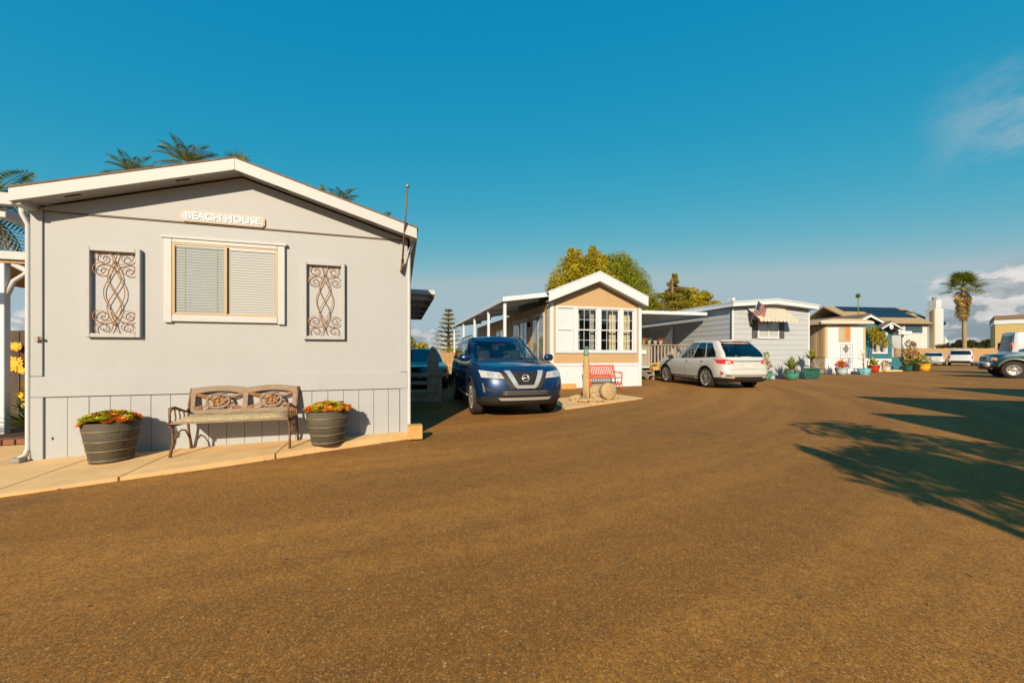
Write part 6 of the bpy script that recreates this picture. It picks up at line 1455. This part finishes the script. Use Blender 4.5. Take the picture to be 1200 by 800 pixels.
# corner garden plants
for i, (s, o, lab, kind) in enumerate(((-1.95, 1.55, 'white iris clump by the brick edging', 'w'), (-1.35, 1.9, 'yellow iris clump in the corner garden', 'y'), (-2.3, 1.9, 'strappy green lily clump in the corner garden', 'g'), (-1.0, 1.5, 'low strappy green clump near the downspout', 'g'), (-1.7, 2.6, 'orange spiky shrub at the dark fence', 'o'))):
    p = h1(s, o, .06); t = thing('garden_plant', lab, 'plant', p); blade_plant(t, (0, 0, 0), 30, .62 if kind != 'o' else .8, 'leaf_garden', 50 + i, .025, .5, 30, 85)
    rnd = random.Random(i)
    if kind in 'wy':
        for q in range(7): 
            c = (rnd.uniform(-.25, .25), rnd.uniform(-.2, .2), rnd.uniform(.42, .72)); part('flower_stem', MB().tube([(c[0] * .3, c[1] * .3, 0), c], .006, 5), 'leaf_garden', t); part('flower', leaf_clump(c, (.06, .06, .05), 14, .09, 500 + i * 10 + q, None, .6, .8), 'petal_white' if kind == 'w' else 'flower_yellow', t)
    if kind == 'o': blade_plant(t, (0, 0, .9), 24, .6, 'succ_red', 99, .02, .1, 30, 88); part('stem', MB().tube([(0, 0, 0), (0, 0, .95)], .04, 6), 'bark', t, True)
# overhanging tree by the lamp across the lane, behind the viewpoint
def lane_tree(x, y, seed, label):
    t = thing('lane_tree', label, 'tree', (x, y, 0)); rnd = random.Random(seed); tm = MB(); p, r = limb((0, 0, 0), (0, 0, 2.6), .16, .10, seed); tm.tube(p, r, 8); cm = MB()
    for k in range(22):
        a = k * 2.4; q = Vector((1.6 * math.cos(a) * rnd.uniform(.5, 1.1), 1.5 * math.sin(a) * rnd.uniform(.5, 1.1), rnd.uniform(2.3, 4.0))); p, r = limb((0, 0, rnd.uniform(1.6, 2.6)), q, .05, .012, seed + k, 5, .12); tm.tube(p, r, 5)
        for j in range(4):
            e = q + Vector((rnd.uniform(-.5, .5), rnd.uniform(-.5, .5), rnd.uniform(-.3, .5))); tm.tube([q, e], [.012, .005], 4)
            leaf_clump(e, (.45, .45, .30), 120, .22, seed * 9 + k * 5 + j, cm, .7, .3, .3)
    part('trunk', tm, 'bark', t, True); part('crown', cm, 'leaf_green', t)
lane_tree(4.3, -3.5, 5, 'loose leafed tree across the lane beside the lamp post')
lane_tree(5.6, -5.0, 9, 'bushy leafed tree across the lane at the grey gabled home')
# distant trees behind the fence
rnd = random.Random(2)
for i in range(9):
    x = 84 + i * 4.2 + rnd.uniform(-1, 1); hh = rnd.uniform(3.6, 4.9)
    tree('distant_tree', 'dark green tree in the far row beyond the board fence', (x, 82 + rnd.uniform(-3, 3), 0), hh, [(0, 0, hh * .45, 2.4, 2, hh * .42), (1.2, 0, hh * .62, 1.5, 1.3, hh * .3), (-1.2, 0, hh * .6, 1.4, 1.3, hh * .34)], 'leaf_far', .38, 1.0, 300 + i, .2, 'far row of trees beyond the fence')
hill = MB(); hill.ico((150, 330, -8), 60, 3, .1, 3, (5, .5, .28)); structure('hill', hill, 'far_hill', True)

lit_ = MB(); rnd = random.Random(44)
for i in range(260):
    if i < 120: s_ = rnd.uniform(-.3, 4.6); p = h1(s_, front_at(max(-.3, min(4.1, s_))) - abs(rnd.gauss(0, .12)), 0); x, y = p.x, p.y
    else: x, y = rnd.uniform(-3, 9), rnd.uniform(1.2, 11)
    a = rnd.uniform(0, 6.28); l = rnd.uniform(.008, .022); c, s2 = math.cos(a) * l, math.sin(a) * l; z = G(x, y) + .004
    lit_.add([(x - c, y - s2, z), (x + s2 * .45, y - c * .45, z + .004), (x + c, y + s2, z + .002), (x - s2 * .45, y + c * .45, z + .005)], [(0, 1, 2, 3)])
lo_ = part('leaf_litter', lit_, 'leaf_dry'); lo_['kind'] = 'stuff'; lo_['label'] = 'small dry leaf fragments scattered over the lane'; lo_['category'] = 'litter'

for i, (x, y, sd) in enumerate(((11.5, -6.5, 1), (15.5, -3.5, 2), (9.5, -11.0, 3))):  # evergreens added out of view to block skylight and deepen the lane's shade
    tree('evergreen_tree', ['tall evergreen behind the grey gabled home across the lane', 'tall evergreen behind the white gabled home across the lane', 'tall evergreen furthest back across the lane'][i], (x, y, 0), 8, [(0, 0, 3.5, 2.2, 2.2, 2.4), (0, 0, 5.6, 1.7, 1.7, 1.8)], 'leaf_green', .3, .9, 400 + i, .3)
